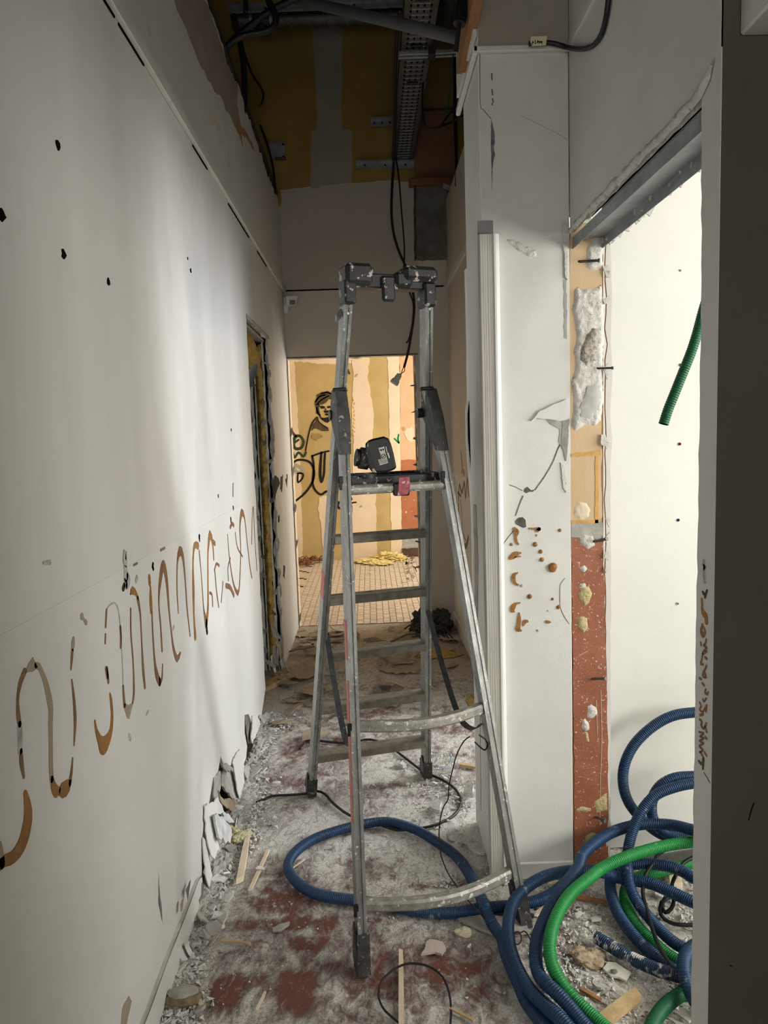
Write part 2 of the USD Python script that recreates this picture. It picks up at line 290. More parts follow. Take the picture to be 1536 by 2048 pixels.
# ---- floor of the corridor: red paint under plaster dust, dust amount kept as a primvar
def floor_mesh():
    xs = np.arange(-1.0, 1.6, .014); ys = np.arange(-.2, D+.04, .014); X, Y = np.meshgrid(xs, ys); P = np.c_[X.ravel(), Y.ravel(), np.zeros(X.size)]
    n1 = meshkit.fbm(P*[3.1, 3.1, 1]+[5, 3, .3], 4, 1); n2 = meshkit.fbm(P*[14, 9, 1]+[1, 8, .7], 4, 2); n3 = meshkit.fbm(P*[40, 26, 1], 3, 3)
    d = .64+.9*(n1-.5)+1.2*(n2-.5)+.44*np.clip((1.98-P[:, 1])/.25, 0, 1)+.8*(n3-.5)
    d += .55*np.clip((P[:, 0]-.5)/.25, 0, 1)*(P[:, 1] < 2.7)                      # rubble side room
    d += .45*np.clip((-.44-P[:, 0])/.16, 0, 1)                                     # along the left wall
    d += .75*np.exp(-(((P[:, 0]-.27)/.17)**2+((P[:, 1]-2.62)/.32)**2))             # drift by the column
    d += .35*np.exp(-(((P[:, 0]-.0)/.5)**2+((P[:, 1]-2.75)/.28)**2))
    d += .32*np.clip((P[:, 1]-3.7)/.9, 0, 1)
    for q, rx, ry, a in ((fl(452, 1985), .055, .085, 1.0), (fl(592, 1990), .06, .10, .95), (fl(622, 1885), .06, .035, .7), (fl(560, 1845), .22, .03, .6), (fl(650, 1852), .03, .03, .7), (fl(770, 1975), .1, .06, .35), (fl(905, 1960), .1, .09, .35), (fl(600, 1770), .09, .12, .35), (fl(560, 1800), .12, .07, .35), (fl(720, 1745), .06, .1, .5), (fl(870, 1770), .12, .025, .7), (fl(640, 1490), .2, .12, .3), (fl(730, 1420), .2, .14, .4), (fl(880, 1440), .12, .2, .35), (fl(600, 1400), .12, .1, .35), (fl(560, 1560), .1, .06, .3), (fl(780, 1570), .2, .03, .4), (fl(745, 1690), .1, .05, .3), (fl(770, 1830), .06, .035, .55)):
        d -= a*np.exp(-(np.abs((P[:, 0]-q[0])/rx)**4+np.abs((P[:, 1]-q[1])/ry)**4)*1.2)
    r = np.random.default_rng(5)
    for _ in range(420):                                                            # sweeping scratches
        a0 = r.uniform(-.5, .5, 1)[0]; y0 = r.uniform(1.2, 4.6); L = r.uniform(.03, .16); th = r.uniform(-1.6, 1.6)
        u = (P[:, 0]-a0)*math.cos(th)+(P[:, 1]-y0)*math.sin(th); w = -(P[:, 0]-a0)*math.sin(th)+(P[:, 1]-y0)*math.cos(th)
        d += r.choice([-.28, .3])*np.exp(-(w/.008)**2)*np.clip(1-(u/L)**2, 0, 1)
    z = .004*(n2-.5)+.006*np.clip(d-.7, 0, 1)*n3
    z += .02*n3*np.exp(-(((P[:, 0]-.30)/.1)**2+((P[:, 1]-2.62)/.25)**2))
    P[:, 2] = z-.004
    ny, nx = X.shape; i = (np.arange(ny-1)[:, None]*nx+np.arange(nx-1)[None]).ravel()
    f = np.vstack([np.c_[i, i+1, i+nx+1], np.c_[i, i+nx+1, i+nx]])
    return P, f, np.clip(d, 0, 1), np.clip((P[:, 1]-3.9)/1.1+.5*(n1-.5), 0, 1)
fP, fF, fd, fb = floor_mesh()
n = {'g': ('geometry', {}), 'd': ('attribute', {'attribute': 'dust'}), 'b': ('attribute', {'attribute': 'brown'}), 'p': ('principled_bsdf', {'roughness': .75, 'specular_ior_level': .3}),
     'n1': ('noise_texture', {'scale': 34, 'detail': 8, 'roughness': .74, 'distortion': 1.6}), 'n2': ('noise_texture', {'scale': 9, 'detail': 5}), 'n3': ('noise_texture', {'scale': 190, 'detail': 3}),
     'm': ('mapping', {'scale': (1, .55, 1)}),
     'a': ('math', {'math_type': 'multiply_add', 'value2': 2.6, 'value3': -1.3}), 's': ('math', {'math_type': 'add'}),
     'k': ('rgb_ramp', {'ramp': [(.06, (.04, .04, .04)), (.30, (.24, .24, .24)), (.48, (.46, .46, .46)), (.66, (.74, .74, .74)), (.9, (1, 1, 1))]}),
     'red': ('rgb_ramp', {'ramp': [(.05, c(108, 58, 44)), (.35, c(108, 74, 69)), (.8, c(124, 92, 87))]}),
     'dust': ('rgb_ramp', {'ramp': [(.3, c(178, 170, 158)), (.5, c(206, 201, 192)), (.7, c(226, 223, 218))]}),
     'bro': ('rgb_ramp', {'ramp': [(.3, c(126, 108, 86)), (.7, c(164, 144, 118))]}),
     'x1': ('mix_color', {}), 'x2': ('mix_color', {}), 'bf': ('math', {'math_type': 'multiply', 'value2': .72}), 'bp': ('bump', {'strength': .8, 'distance': .006}), 'h': ('math', {'math_type': 'add'})}
l = [('g.position', 'm.vector'), ('m.vector', 'n1.vector'), ('g.position', 'n2.vector'), ('g.position', 'n3.vector'), ('n1.fac', 'a.value1'), ('a.value', 's.value1'), ('d.fac', 's.value2'), ('s.value', 'k.fac'),
     ('d.fac', 'red.fac'), ('n3.fac', 'dust.fac'), ('n1.fac', 'bro.fac'), ('k.color', 'x1.fac'), ('red.color', 'x1.a'), ('dust.color', 'x1.b'), ('b.fac', 'bf.value1'), ('bf.value', 'x2.fac'), ('x1.result', 'x2.a'), ('bro.color', 'x2.b'),
     ('x2.result', 'p.base_color'), ('n1.fac', 'h.value1'), ('k.color', 'h.value2'), ('h.value', 'bp.height'), ('bp.normal', 'p.normal')]
FLOORM = usdkit.material(stage, '/World/Looks/red_floor_under_dust', n, l, surface='p.BSDF')
floor = struct('floor', (fP, fF), FLOORM, 'red painted concrete corridor floor under white plaster dust', 'floor', True)
for nm, val in (('dust', fd), ('brown', fb)):
    UsdGeom.PrimvarsAPI(floor).CreatePrimvar(nm, Sdf.ValueTypeNames.FloatArray, 'vertex').Set(Vt.FloatArray.FromNumpy(val.astype(np.float32)))
SLABM = M('concrete_slab', c(150, 144, 134), c(176, 170, 160), 12, .9, bump=.3)
for lo, hi, nm in (((-3, -2.7, -.2), (3.4, D+.03, -.03), 'concrete slab below the corridor and side room'),):
    struct('floor', box(lo, hi), SLABM, nm, 'floor')
struct('floor', cat_([box((1.59, -.2, -.03), (3.0, 2.6, -.004)), box((.85, -2.6, -.03), (3.0, -.2, -.004))]), SLABM, 'dusty concrete floor of the side room', 'floor')
# ---- far room floor of small tiles
ff = struct('floor', box((-2.6, D+.03, -.2), (2.6, YE+.05, -.006)), GROUT, 'beige floor of small square tiles in the far room', 'floor')
ts = .056; rest = []; singles = []
for iy in range(0, 60):
    for ix in range(-19, 14):
        y = D+.05+iy*ts; x = ix*ts+.01
        if y+ts > YE: continue
        if abs(x+.12) > .62+.12*(y-D): continue
        (singles if len(singles) < 300 else rest).append((x, y, (ix*7+iy*13+ix*iy) % 3, ((ix*31+iy*17) % 7)*.0003))
for x, y, k, h in singles: part(ff, 'tile', cbox((x+.0022, y+.0022, -.012), (x+ts-.0022, y+ts-.0022, h), .0012), TILE[k])
part(ff, 'tile_field', cat_([box((x+.0022, y+.0022, -.012), (x+ts-.0022, y+ts-.0022, h)) for x, y, k, h in rest]), TILE[1], kind='stuff')
OUT = [box((-2.6, D+.05, -.012), (-.12-.62, YE, 0)), box((.5+.4, D+.05, -.012), (2.6, YE, 0))]
part(ff, 'tile_field', cat_(OUT), TILE[1], kind='stuff')

# ---- left wall: a plasterboard sheet with a torn top, a torn foot and a broken doorway
foot = [(404, 1800), (404, 1672), (412, 1640), (419, 1600), (426, 1556), (436, 1543), (441, 1512), (449, 1535), (462, 1530), (466, 1512), (469, 1545), (474, 1592), (481, 1570), (483, 1540), (492, 1516), (494, 1493), (489, 1466), (489, 1430), (497, 1428), (504, 1448), (503, 1487), (516, 1456), (523, 1430), (526, 1388)]
foot2 = [lw(*q) for q in foot]
top = [(5.86, 3.32), (5.5, 3.35), (5.1, 3.34), (4.8, 3.37), (4.4, 3.39), (4.1, 3.42), (3.9, 3.38), (3.5, 3.43), (3.1, 3.42), (2.6, 3.43)]
Y1, Y2, ZD = 3.975, 4.79, 2.185
out = [(-2.0, 0), (foot2[0][0], 0)]+[tuple(q) for q in foot2[1:-1]]+[(Y1, .16)]
near = jag([(Y1, .16), (Y1, 1.0), (Y1-.01, 1.6), (Y1, ZD)], .008, .05, 11, False)
lint = jag([(Y1, ZD), (Y1+.3, ZD+.015), (Y2, ZD)], .012, .05, 12, False)
far = jag([(Y2, ZD), (Y2+.01, 1.5), (Y2, .7), (Y2+.02, .25), (Y2+.06, .1), (Y2+.05, 0)], .012, .05, 13, False)
ring = out+[tuple(q) for q in near]+[tuple(q) for q in lint[1:]]+[tuple(q) for q in far[1:]]+[(D, 0)]+[tuple(q) for q in jag(top, .012, .05, 14, False)]+[(-2.0, 3.43)]
sheet = Polygon(ring).buffer(0)
bolts = [(115, 291, .009), (2, 430, .010), (126, 508, .009), (216, 563, .008), (381, 541, .007), (305, 1133, .007), (398, 1076, .008), (461, 1040, .008), (466, 1016, .006), (318, 1362, .008), (413, 1260, .010), (436, 992, .004), (462, 860, .004), (375, 517, .003)]
boltp = []
for i, (a, b, r_) in enumerate(bolts):
    y, z = lw(a, b); g = jpoly([(y+r_*1.1*math.cos(t)*(1+.5*math.sin(3*t+i)), z+r_*(1.9 if i > 4 else 1.2)*math.sin(t)) for t in np.linspace(0, 6.28, 9)[:-1]], .0012, .006, i)
    boltp.append(g)
crack = jpoly([lw(*q) for q in [(316, 1740), (320, 1790), (323, 1812), (325, 1850), (322, 1838), (316, 1806)]], .0008, .01, 4); sheet = sheet.difference(crack)
wl = struct('wall_left', slab(sheet, .0125, 0, XL-.0125, 1), WHITE, 'long white plasterboard wall on the left with brown glue squiggles and bolt holes', 'wall')
part(wl, 'inner_board', cat_([box((XL-.075, 1.2, -.01), (XL-.062, Y1-.02, .9)), box((XL-.075, -2., .9), (XL-.062, Y1-.02, 3.3))]), PAPERD)
part(wl, 'wall_core', cat_([box((XL-.062, -2, .5), (XL-.02, 2.2, 3.35)), box((XL-.062, Y2+.1, .0), (XL-.02, D, 3.3)), box((XL-.062, Y1, ZD+.06), (XL-.02, Y2+.1, 3.3))]), DARK)
for g in boltp: part(wl, 'bolt_hole', slab(g, .0022, 0, XL), DARK)
# dado line: the lower paint is a separate smoother skin
lowp = [(y, z) for y, z in [(-2, .0)]]
dz = lw(300, 1110)[1]
skin = sheet.intersection(sbox(-2.0, -.1, Y1+.01, 1.236)).buffer(0)
part(wl, 'lower_skin', slab(skin, .0008, 0, XL), M('white_paint_lower', c(208, 207, 202), c(214, 213, 209), 3, .42, bump=.1, bscale=200))
PALEB = M('pale_board_edge', c(196, 198, 190), c(212, 213, 206), 20, .9, bump=.3)
# doorway reveal: layers of the cut wall seen end on
def layer(nm, x0, x1, mat, y=Y2, amp=.008, seed=0, z1=ZD-.02, proud=0):
    L = jag([(x0, 0), (x0, z1)], amp, .05, seed, False); R = jag([(x1, z1), (x1, 0)], amp*.6, .05, seed+1, False)
    g = Polygon(np.vstack([L, R])).buffer(0)
    part(wl, nm, slab(g, .05, 1, y-proud, 1), mat)
layer('corridor_board_edge', XL-.016, XL-.001, PAPER, seed=21, proud=-.004)
layer('stud_gap', XL-.034, XL-.014, DARK, seed=31, proud=-.03, amp=.001)
layer('paper_strip', XL-.043, XL-.032, PALEB, seed=23, proud=.006, amp=.003)
layer('stud', XL-.098, XL-.090, PALEB, seed=25, proud=.012, amp=.0)
layer('stud', XL-.108, XL-.104, GALVD, seed=25, proud=.012, amp=.0)
layer('stud_web', XL-.107, XL-.098, DARK, seed=25, proud=-.004, amp=.0)
layer('back_board', XL-.128, XL-.108, PALEB, seed=27, proud=.02, amp=.006)
layer('back_board_paper', XL-.165, XL-.126, PALEB, seed=28, proud=.03, amp=.004)
g = Polygon(np.vstack([jag([(XL-.092, .02), (XL-.090, ZD-.05)], .005, .03, 41, False), jag([(XL-.042, ZD-.03), (XL-.040, .02)], .006, .03, 42, False)])).buffer(0)
part(wl, 'insulation', lumpy(max(polys(g), key=lambda q: q.area), .045, .012, 1, Y2-.002, -1, 3, 22), WOOL, True, 'mustard mineral wool in the cut wall')
for i in range(16):
    z = .15+i*.125; x = XL-rng.choice([.045, .02, .095, .11]); 
    part(wl, 'torn_paper', flake((x, Y2-.02-rng.uniform(0, .02), z), (.03, .06+.04*rng.random()), .0015, 0, 60+i, (1.5+rng.normal(0, .4), rng.normal(0, .5))), [PAPER, PAPERB, PAPERD][i % 3])
# top of the doorway, hanging insulation and bent steel
part(wl, 'lintel_edge', cat_([beam((XL-.008, Y1-.01, ZD+.012), (XL-.008, Y2+.03, ZD+.012), (0, 0, 1), .022, .03, .003), beam((XL-.05, Y1, ZD-.005), (XL-.05, Y2+.03, ZD-.012), (0, 0, 1), .014, .05, .003)]), PAPER)
part(wl, 'lintel_track', beam((XL-.06, Y1, ZD+.02), (XL-.06, Y2+.04, ZD+.02), (0, 0, 1), .03, .06), GALVD)
part(wl, 'insulation', blob((XL-.07, 4.45, 2.05), (.04, .3, .12), 8, .3, 3), WOOL, True)
part(wl, 'bent_steel', cat_([tube(spline([(XL-.05, 4.28, 2.0), (XL-.045, 4.22, 1.88), (XL-.075, 4.14, 1.74), (XL-.09, 4.1, 1.66)]), [.022]*1, 6) if False else flake((XL-.06, 4.25, 1.84), (.09, .42), .0025, 0, 3, (1.35, .35), .25), flake((XL-.075, 4.2, 1.95), (.07, .3), .002, 0, 5, (1.1, -.3), .3)]), GALV, label='crumpled piece of steel stud')
part(wl, 'torn_paper', flake((XL-.06, 4.2, 1.62), (.06, .16), .003, 0, 77, (1.4, .3), .3), PAPER)
part(wl, 'near_edge_paper', slab(Polygon(jag([(Y1-.02, .2), (Y1-.02, ZD), (Y1+.006, ZD), (Y1+.006, .2)], .006, .06, 19)).buffer(0), .003, 0, XL-.016, 1), PAPER)

# moulding, skirting
tr = struct('trim_1', cat_([beam((XL+.009, -2, ZT-.01), (XL+.009, 2.55, ZT-.012), (0, 0, 1), .052, .018, .003), beam((XL+.009, 2.552, ZT-.012), (XL+.009, D-.002, ZT-.006), (0, 0, 1), .052, .018, .003)]), WOODW, 'narrow white moulding along the top of the left wall', 'moulding')
for a_, b_ in ((1.72, 2.05), (2.08, 2.3), (2.9, 3.15), (3.6, 4.2), (4.5, 4.9)): part(tr, 'gap_line', beam((XL+.002, a_, ZT-.042), (XL+.002, b_, ZT-.041), (0, 0, 1), .007, .004, .001), DARK)
sk = jag([(2.335, .0), (2.335, .085), (2.29, .1), (2.1, .097), (1.9, .1), (1.75, .094), (1.55, .1), (1.3, .098)], .003, .05, 3, False)
bs = struct('baseboard_left', slab(Polygon(np.vstack([[(-2, 0)], [(2.28, 0)], sk, [(-2, .098)]])).buffer(0), .013, 0, XL+.001, 1), WOODW, 'chipped white skirting board along the foot of the left wall', 'skirting board')
for pp in ([(395, 1765), (399, 1770), (396, 1800), (391, 1810), (389, 1800), (394, 1790)], [(362, 1780), (372, 1760), (366, 1800)],): part(bs, 'crack', slab(jpoly([lw(*q) for q in pp], .001, .01, 2), .001, 0, XL+.0142, 1), PAPERD)
gl = np.array([(2.33, .088), (2.29, .104), (2.1, .101), (1.9, .104), (1.75, .098), (1.6, .103)]); part(bs, 'gap_line', slab(stroke(gl, [.0025, .001, .002, .001, .002, .0007]), .001, 0, XL+.0142, 1), PAPERD)
part(bs, 'bare_patch', slab(jpoly([lw(*q) for q in [(354, 1800), (357, 1797), (356, 1815), (352, 1824), (351, 1812)]], .002, .01, 2), .001, 0, XL+.0142, 1), GLUEG)
part(wl, 'peeled_patch', slab(jpoly([lw(*q) for q in [(240, 2060), (243, 2020), (256, 1992), (262, 2002), (252, 2048), (250, 2060)]], .002, .01, 2), .0012, 0, XL+.001, 1), GLUEG)

# ---- back wall with the doorway
DX0, DX1, DZ = XL-.003, .3855, 2.166
bw = sbox(-2.6, -.05, 1.6, 5.2).difference(Polygon(np.vstack([[(DX0, -.1)], [(DX1, -.1)], jag([(DX1, -.0), (DX1, DZ)], .004, .05, 2, False), jag([(DX1, DZ), (DX0, DZ)], .003, .05, 3, False), [(DX0, DZ)]])).buffer(0))
wb = struct('wall_back', slab(bw, .10, 1, D, 1), BACKW, 'cream end wall of the corridor with a doorway and dark yellowish board above', 'wall')
def pxy(pts, y=D): return [by(a, b, y) for a, b in pts]
upper = [(-2.6, 5.2), (-2.6, 3.2)]+pxy([(440, 372), (556, 380), (637, 372), (705, 366), (790, 360), (830, 366)])+[(.44, 3.39), (1.6, 3.39), (1.6, 5.2)]
part(wb, 'moisture_board', slab(jpoly(upper, .004, .04, 5), .003, 1, D, -1), MUST, label='dark yellowish moisture board')
cs = [(624, -10), (622, 60), (628, 120), (632, 180), (633, 258), (622, 264), (622, 385), (705, 385), (704, 262), (684, 258), (684, 120), (683, 60), (688, -10)]
part(wb, 'joint_compound', slab(jpoly(pxy(cs, D-.003), .004, .05, 6), .002, 1, D-.003, -1), COMP)
part(wb, 'grey_lower_skin', slab(jpoly(pxy([(540, 384), (640, 376), (640, 372), (706, 366), (790, 362), (840, 366), (835, 590), (560, 590)], D-.003), .003, .04, 7).intersection(sbox(XL, 2.70, XR, 3.5)), .0025, 1, D-.003, -1), M('dim_paint', c(176, 167, 154), c(184, 175, 163), 3, .7))
part(wb, 'drip', slab(jpoly(pxy([(549, 372), (561, 372), (563, 404), (558, 416), (555, 406)], D-.006), .003, .02, 7), .002, 1, D-.006, -1), MUST)
part(wb, 'dark_gap', beam((XL+.02, D-.003, ZT-.012), (XR-.03, D-.003, ZT-.012), (0, 0, 1), .010, .008, .001), DARK)
part(wb, 'lintel_line', beam((XL, D-.002, DZ+.006), (DX1+.02, D-.002, DZ+.006), (0, 0, 1), .012, .006, .001), PAPERD)
# reveal of that doorway: torn board edges
part(wb, 'jamb_paper', slab(Polygon(jag([(D-.006, 0), (D-.006, DZ), (D+.11, DZ), (D+.11, 0)], .006, .05, 9)).buffer(0), .006, 0, XL+.004, 1), CREAM)
part(wb, 'jamb_stud', box((DX1-.004, D+.02, 0), (DX1, D+.08, DZ)), GALVD)
part(wb, 'jamb_board', slab(Polygon(jag([(D+.085, 0), (D+.085, DZ), (D+.115, DZ), (D+.115, 0)], .004, .05, 8)).buffer(0), .012, 0, DX1, -1), CREAM)
for i in range(9):
    z = .25+i*.21; part(wb, 'torn_paper', flake((DX1-.006, D+.03, z), (.03, .1), .002, 1.57, 80+i, (0, 1.4)), [PAPER, PAPERB, PAPERD][i % 3])
for i in range(6):
    z = .08+i*.3; part(wb, 'torn_paper', flake((XL+.012, D-.01, z), (.03, .13), .002, 0, 180+i, (1.45, .2)), [PAPER, BACKW, PAPERB][i % 3])
# smudges of black on the left wall beside the doorway
for i, q in enumerate([[(549, 950), (556, 955), (560, 968), (553, 984), (549, 1000), (547, 980)], [(561, 955), (566, 950), (564, 985), (560, 978)], [(570, 960), (575, 948), (574, 975)], [(556, 1030), (559, 1028), (559, 1044), (556, 1046)], [(567, 1130), (570, 1132), (569, 1158), (566, 1152)]]):
    part(wl, 'smudge', slab(jpoly([lw(*p) for p in q], .006, .03, i), .001, 0, XL, 1), SOOT)

# ---- right wall far part, column, jamb, lintel wall
wr = struct('wall_right', slab(sbox(2.73, -.02, D, 3.32).difference(sbox(2.77, -.1, 3.90, 2.08)), .1, 0, XR, 1), BACKW, 'cream wall on the right behind the column, with scraped glue marks', 'wall')
part(wr, 'lower_skin', box((XR-.001, 3.95, 0), (XR, D, 1.236)), WHITE)
struct('trim_2', beam((XR-.006, 2.74, ZT-.012), (XR-.006, D-.002, ZT-.006), (0, 0, 1), .052, .014, .003), WOODW, 'white moulding along the top of the right wall behind the column', 'moulding')
struct('baseboard_right', cbox((XR-.014, 3.95, 0), (XR, D, .095), .003), WOODW, 'white skirting board along the right wall behind the column', 'skirting board')
for q, w_ in (([(922, 905), (925, 935), (924, 945)], .006), ([(909, 955), (911, 985), (911, 1004)], .006), ([(913, 960), (914, 1010)], .004), ([(917, 1000), (919, 970), (924, 985), (929, 965), (931, 995), (935, 958), (937, 990)], .013), ([(917, 1010), (919, 1050), (925, 1085), (932, 1092), (937, 1075)], .02), ([(921, 1000), (924, 1030), (925, 1060), (931, 1080)], .006), ([(916, 985), (922, 992)], .01), ([(927, 940), (928, 950)], .008)):
    part(wr, 'glue_trace', slab(stroke([hit(a, b, 0, XR-.001)[[1, 2]] for a, b in q], w_, 4), .0015, 0, XR-.001, -1), GLUED)
ZC = 2.713
col = struct('wall_column', cbox((XC, YC, -.02), (XJ-.002, 2.73, 3.9), .003), WHITE2, 'white square column in the middle with scraped glue spots and a plastic duct on its corner', 'column')
rd = [(XC-.022, YC-.02), (XJ+.02, YC-.02)]
tr3 = struct('trim_3', cat_([cbox((XC-.016, YC-.018, ZC-.009), (XJ+.004, YC-.001, ZC+.009), .003)]), WOODW, 'white moulding across the front of the column', 'moulding')
struct('trim_4', cat_([cbox((XC-.018, YC-.018, ZC-.016), (XC-.002, 2.80, ZC+.009), .003)]), WOODW, 'loose white moulding along the left side of the column', 'moulding')
part(col, 'upper_band', box((XC+.002, YC-.0015, ZC+.009), (XJ-.003, YC, 3.9)), M('greyish_upper_tone', c(150, 142, 130), c(158, 150, 138), 4, .8))  # thin sheet, greyer than the column front below the moulding
part(col, 'upper_board', slab(Polygon(np.vstack([[(YC, 2.76)], [(YC, 3.5)], jag([(2.62, 3.5), (2.72, 3.2), (2.78, 2.98), (2.80, 2.76)], .006, .03, 4, False)])).buffer(0), .012, 0, XC-.014, 1), WHITE2)
struct('baseboard_column', cbox((XC+.05, YC-.010, 0), (XJ-.004, YC, .062), .005), WOODW, 'low white skirting at the foot of the column', 'skirting board')
# end of the removed wall = jamb
jb = struct('wall_jamb', box((XJ, YC+.004, -.02), (XJ+.104, YC+.12, 2.17)), CHIPB, 'cut wall end beside the column, kraft board above and terracotta paint below, pierced by nails', 'wall')
JP = (1, YC+.004)
def jp(pts): return px(JP, pts)
kraft = jpoly(jp([(1140, 446), (1206, 446), (1203, 580), (1202, 760), (1203, 1045), (1142, 1045), (1138, 900), (1137, 700)]), .0012, .03, 2)
part(jb, 'kraft_board', slab(kraft, .003, 1, YC+.004, -1), KRAFT)
for q in ([(1201, 1380), (1203, 1480), (1200, 1560), (1199, 1650)], [(1192, 1400), (1194, 1470)], [(1158, 1310), (1175, 1302)]): part(jb, 'scratch', slab(stroke(jp(q), .0011, 4), .0042, 1, YC+.004, -1), M('pale_scratch_%d' % q[0][0], c(186, 166, 150)))
part(jb, 'grey_band', slab(jpoly(jp([(1142, 1044), (1205, 1044), (1206, 1078), (1142, 1074)]), .001, .02, 2), .0035, 1, YC+.004, -1), PAPER)
part(jb, 'terracotta_board', slab(jpoly(jp([(1142, 1072), (1206, 1068), (1211, 1300), (1215, 1500), (1217, 1735), (1150, 1735), (1146, 1400)]), .0015, .03, 3), .003, 1, YC+.004, -1), TERRA)
for q in ([(1141, 908), (1200, 900), (1201, 910), (1141, 914)], [(1190, 912), (1196, 912), (1196, 1046), (1189, 1046)], [(1141, 1041), (1196, 1039), (1196, 1046), (1141, 1047)]):
    part(jb, 'glue_line', slab(jpoly(jp(q), .0008, .012, 4), .0045, 1, YC+.004, -1), TAPEY)
big = jpoly(jp([(1148, 580), (1154, 574), (1160, 580), (1185, 578), (1200, 570), (1207, 600), (1208, 640), (1206, 700), (1205, 760), (1206, 800), (1202, 840), (1190, 852), (1172, 850), (1150, 862), (1141, 850), (1145, 830), (1147, 800), (1141, 765), (1146, 748), (1150, 735), (1147, 700), (1152, 680), (1150, 650), (1144, 625)]), .0018, .01, 5)
part(jb, 'torn_plaster', lumpy(big, .012, .0045, 1, YC+.001, -1, 5, 55), PLAS, True, 'white plaster torn off the kraft board')
part(jb, 'torn_plaster', lumpy(jpoly(jp([(1173, 500), (1184, 476), (1192, 472), (1198, 476), (1205, 492), (1205, 535), (1196, 540), (1176, 538), (1172, 525)]), .0018, .01, 6), .008, .004, 1, YC+.001, -1, 6, 55), PLAS, True)
part(jb, 'hollow', lumpy(jpoly(jp([(1158, 700), (1172, 668), (1183, 655), (1195, 660), (1192, 700), (1190, 722), (1170, 733), (1158, 722)]), .002, .01, 7), .012, .004, 1, YC-.008, -1, 9, 90), M('fibrous_core', c(132, 122, 106), c(196, 190, 180), 120, 1., bump=1., bscale=260), True)
part(jb, 'smooth_scar', lumpy(jpoly(jp([(1163, 800), (1172, 775), (1190, 768), (1198, 790), (1192, 815), (1180, 838), (1158, 835), (1156, 818)]), .001, .01, 8), .003, .006, 1, YC-.0105, -1, 4, 20), M('grey_scar', c(170, 168, 164), c(186, 184, 180), 30, .8), True)
for k, (q, mt, am) in enumerate([([(1160, 1178), (1166, 1173), (1178, 1173), (1184, 1186), (1178, 1205), (1170, 1212), (1162, 1205), (1156, 1190)], OLIVE, .006), ([(1156, 1236), (1164, 1232), (1174, 1236), (1175, 1255), (1168, 1266), (1160, 1260), (1154, 1248)], OLIVE, .006), ([(1174, 1412), (1182, 1408), (1193, 1416), (1194, 1428), (1184, 1436), (1174, 1434)], PLAS, .005), ([(1164, 1440), (1170, 1436), (1177, 1446), (1178, 1458), (1170, 1462), (1163, 1456)], PLAS, .006), ([(1168, 1462), (1175, 1464), (1178, 1482), (1174, 1486)], OLIVE, .003), ([(1170, 1672), (1182, 1663), (1194, 1668), (1194, 1690), (1180, 1693), (1170, 1684)], OLIVE, .005), ([(1152, 1616), (1166, 1612), (1182, 1616), (1180, 1622), (1153, 1622)], OLIVE, .003), ([(1188, 1604), (1213, 1584), (1214, 1620), (1192, 1624)], OLIVE, .003), ([(1148, 1016), (1158, 1004), (1172, 1006), (1180, 1020), (1176, 1034), (1160, 1040), (1148, 1030)], M('pale_glue', c(206, 190, 164), c(216, 202, 178), 40, .6), .003), ([(1158, 1075), (1168, 1068), (1186, 1072), (1190, 1090), (1176, 1098), (1162, 1088)], PLAS, .006), ([(1159, 1136), (1168, 1130), (1174, 1136), (1168, 1146)], PLAS, .005), ([(1157, 1168), (1170, 1166), (1172, 1174), (1158, 1176)], PLAS, .005)]):
    part(jb, 'adhesive_blob', lumpy(jpoly(jp(q), .0008, .006, 20+k), am, .0035, 1, YC+.001, -1, k, 120), mt, True)
# the narrow board beside it, in front of the dark slot
part(jb, 'slot', box((XJ+.104, YC+.05, -.02), (XJ+.120, YC+.115, 2.17)), DARK)
el = jag([(XJ+.119, 0), (XJ+.119, 2.17)], .0022, .05, 3, False); er = jag([(XJ+.137, 2.17), (XJ+.134, 0)], .0022, .05, 5, False)
part(jb, 'board_edge', slab(Polygon(np.vstack([el, er])).buffer(0), .012, 1, YC+.03, -1), WHITE)
for i, (a, b, s_) in enumerate([(1211, 480, .05), (1212, 545, .05), (1212, 600, .04), (1213, 745, .06), (1207, 880, .06), (1213, 890, .035), (1212, 1045, .05), (1213, 1075, .04), (1213, 1110, .04), (1213, 1140, .03), (1216, 1680, .05)]):
    p = hit(a, b, 1, YC-.004); part(jb, 'chip', flake(p, (s_*.55, s_), .006, 0, 300+i, (1.5, rng.normal(0, .3))), PLAS)
# lintel wall above the side opening, plane x = XJ
lt = [(YN0, 2.225), (1.42, 2.212), (YN, 2.192), (1.6, 2.182), (1.8, 2.187), (2.0, 2.181), (2.2, 2.184), (YC, 2.176)]
up = Polygon(np.vstack([jag(lt, .004, .03, 8, False), [(YC+.003, 3.9), (YN0, 3.9)]])).buffer(0)
ws = struct('wall_lintel', slab(up, .012, 0, XJ-.0012, 1), WHITE2, 'grey white wall above the side opening with a torn lower edge', 'wall')
part(ws, 'inner_board', box((XJ+.1, YN, 2.19), (XJ+.112, YC, 3.9)), PAPER)
part(ws, 'core', box((XJ+.013, YN, 2.24), (XJ+.1, YC+.1, 3.9)), DARK)
part(ws, 'torn_core', lumpy(Polygon(np.vstack([jag([(YC, 2.165), (YN, 2.165)], .002, .04, 2, False), [(YN-.06, 2.24), (1.5, 2.22), (YC, 2.20)]])), .008, .006, 0, XJ+.012, -1, 8, 70), PLAS, True)
part(ws, 'torn_edge', lumpy(Polygon(np.vstack([jag([(YC, 2.160), (2.1, 2.162), (1.8, 2.161), (1.5, 2.164), (YN, 2.168), (1.425, 2.185)], .003, .02, 9, False), jag([(YN0+.02, 2.222), (YN, 2.200), (1.5, 2.188), (1.8, 2.191), (2.1, 2.186), (YC, 2.182)], .004, .02, 10, False)])).buffer(0), .012, .006, 0, XJ-.002, -1, 5, 60), PLAS, True)
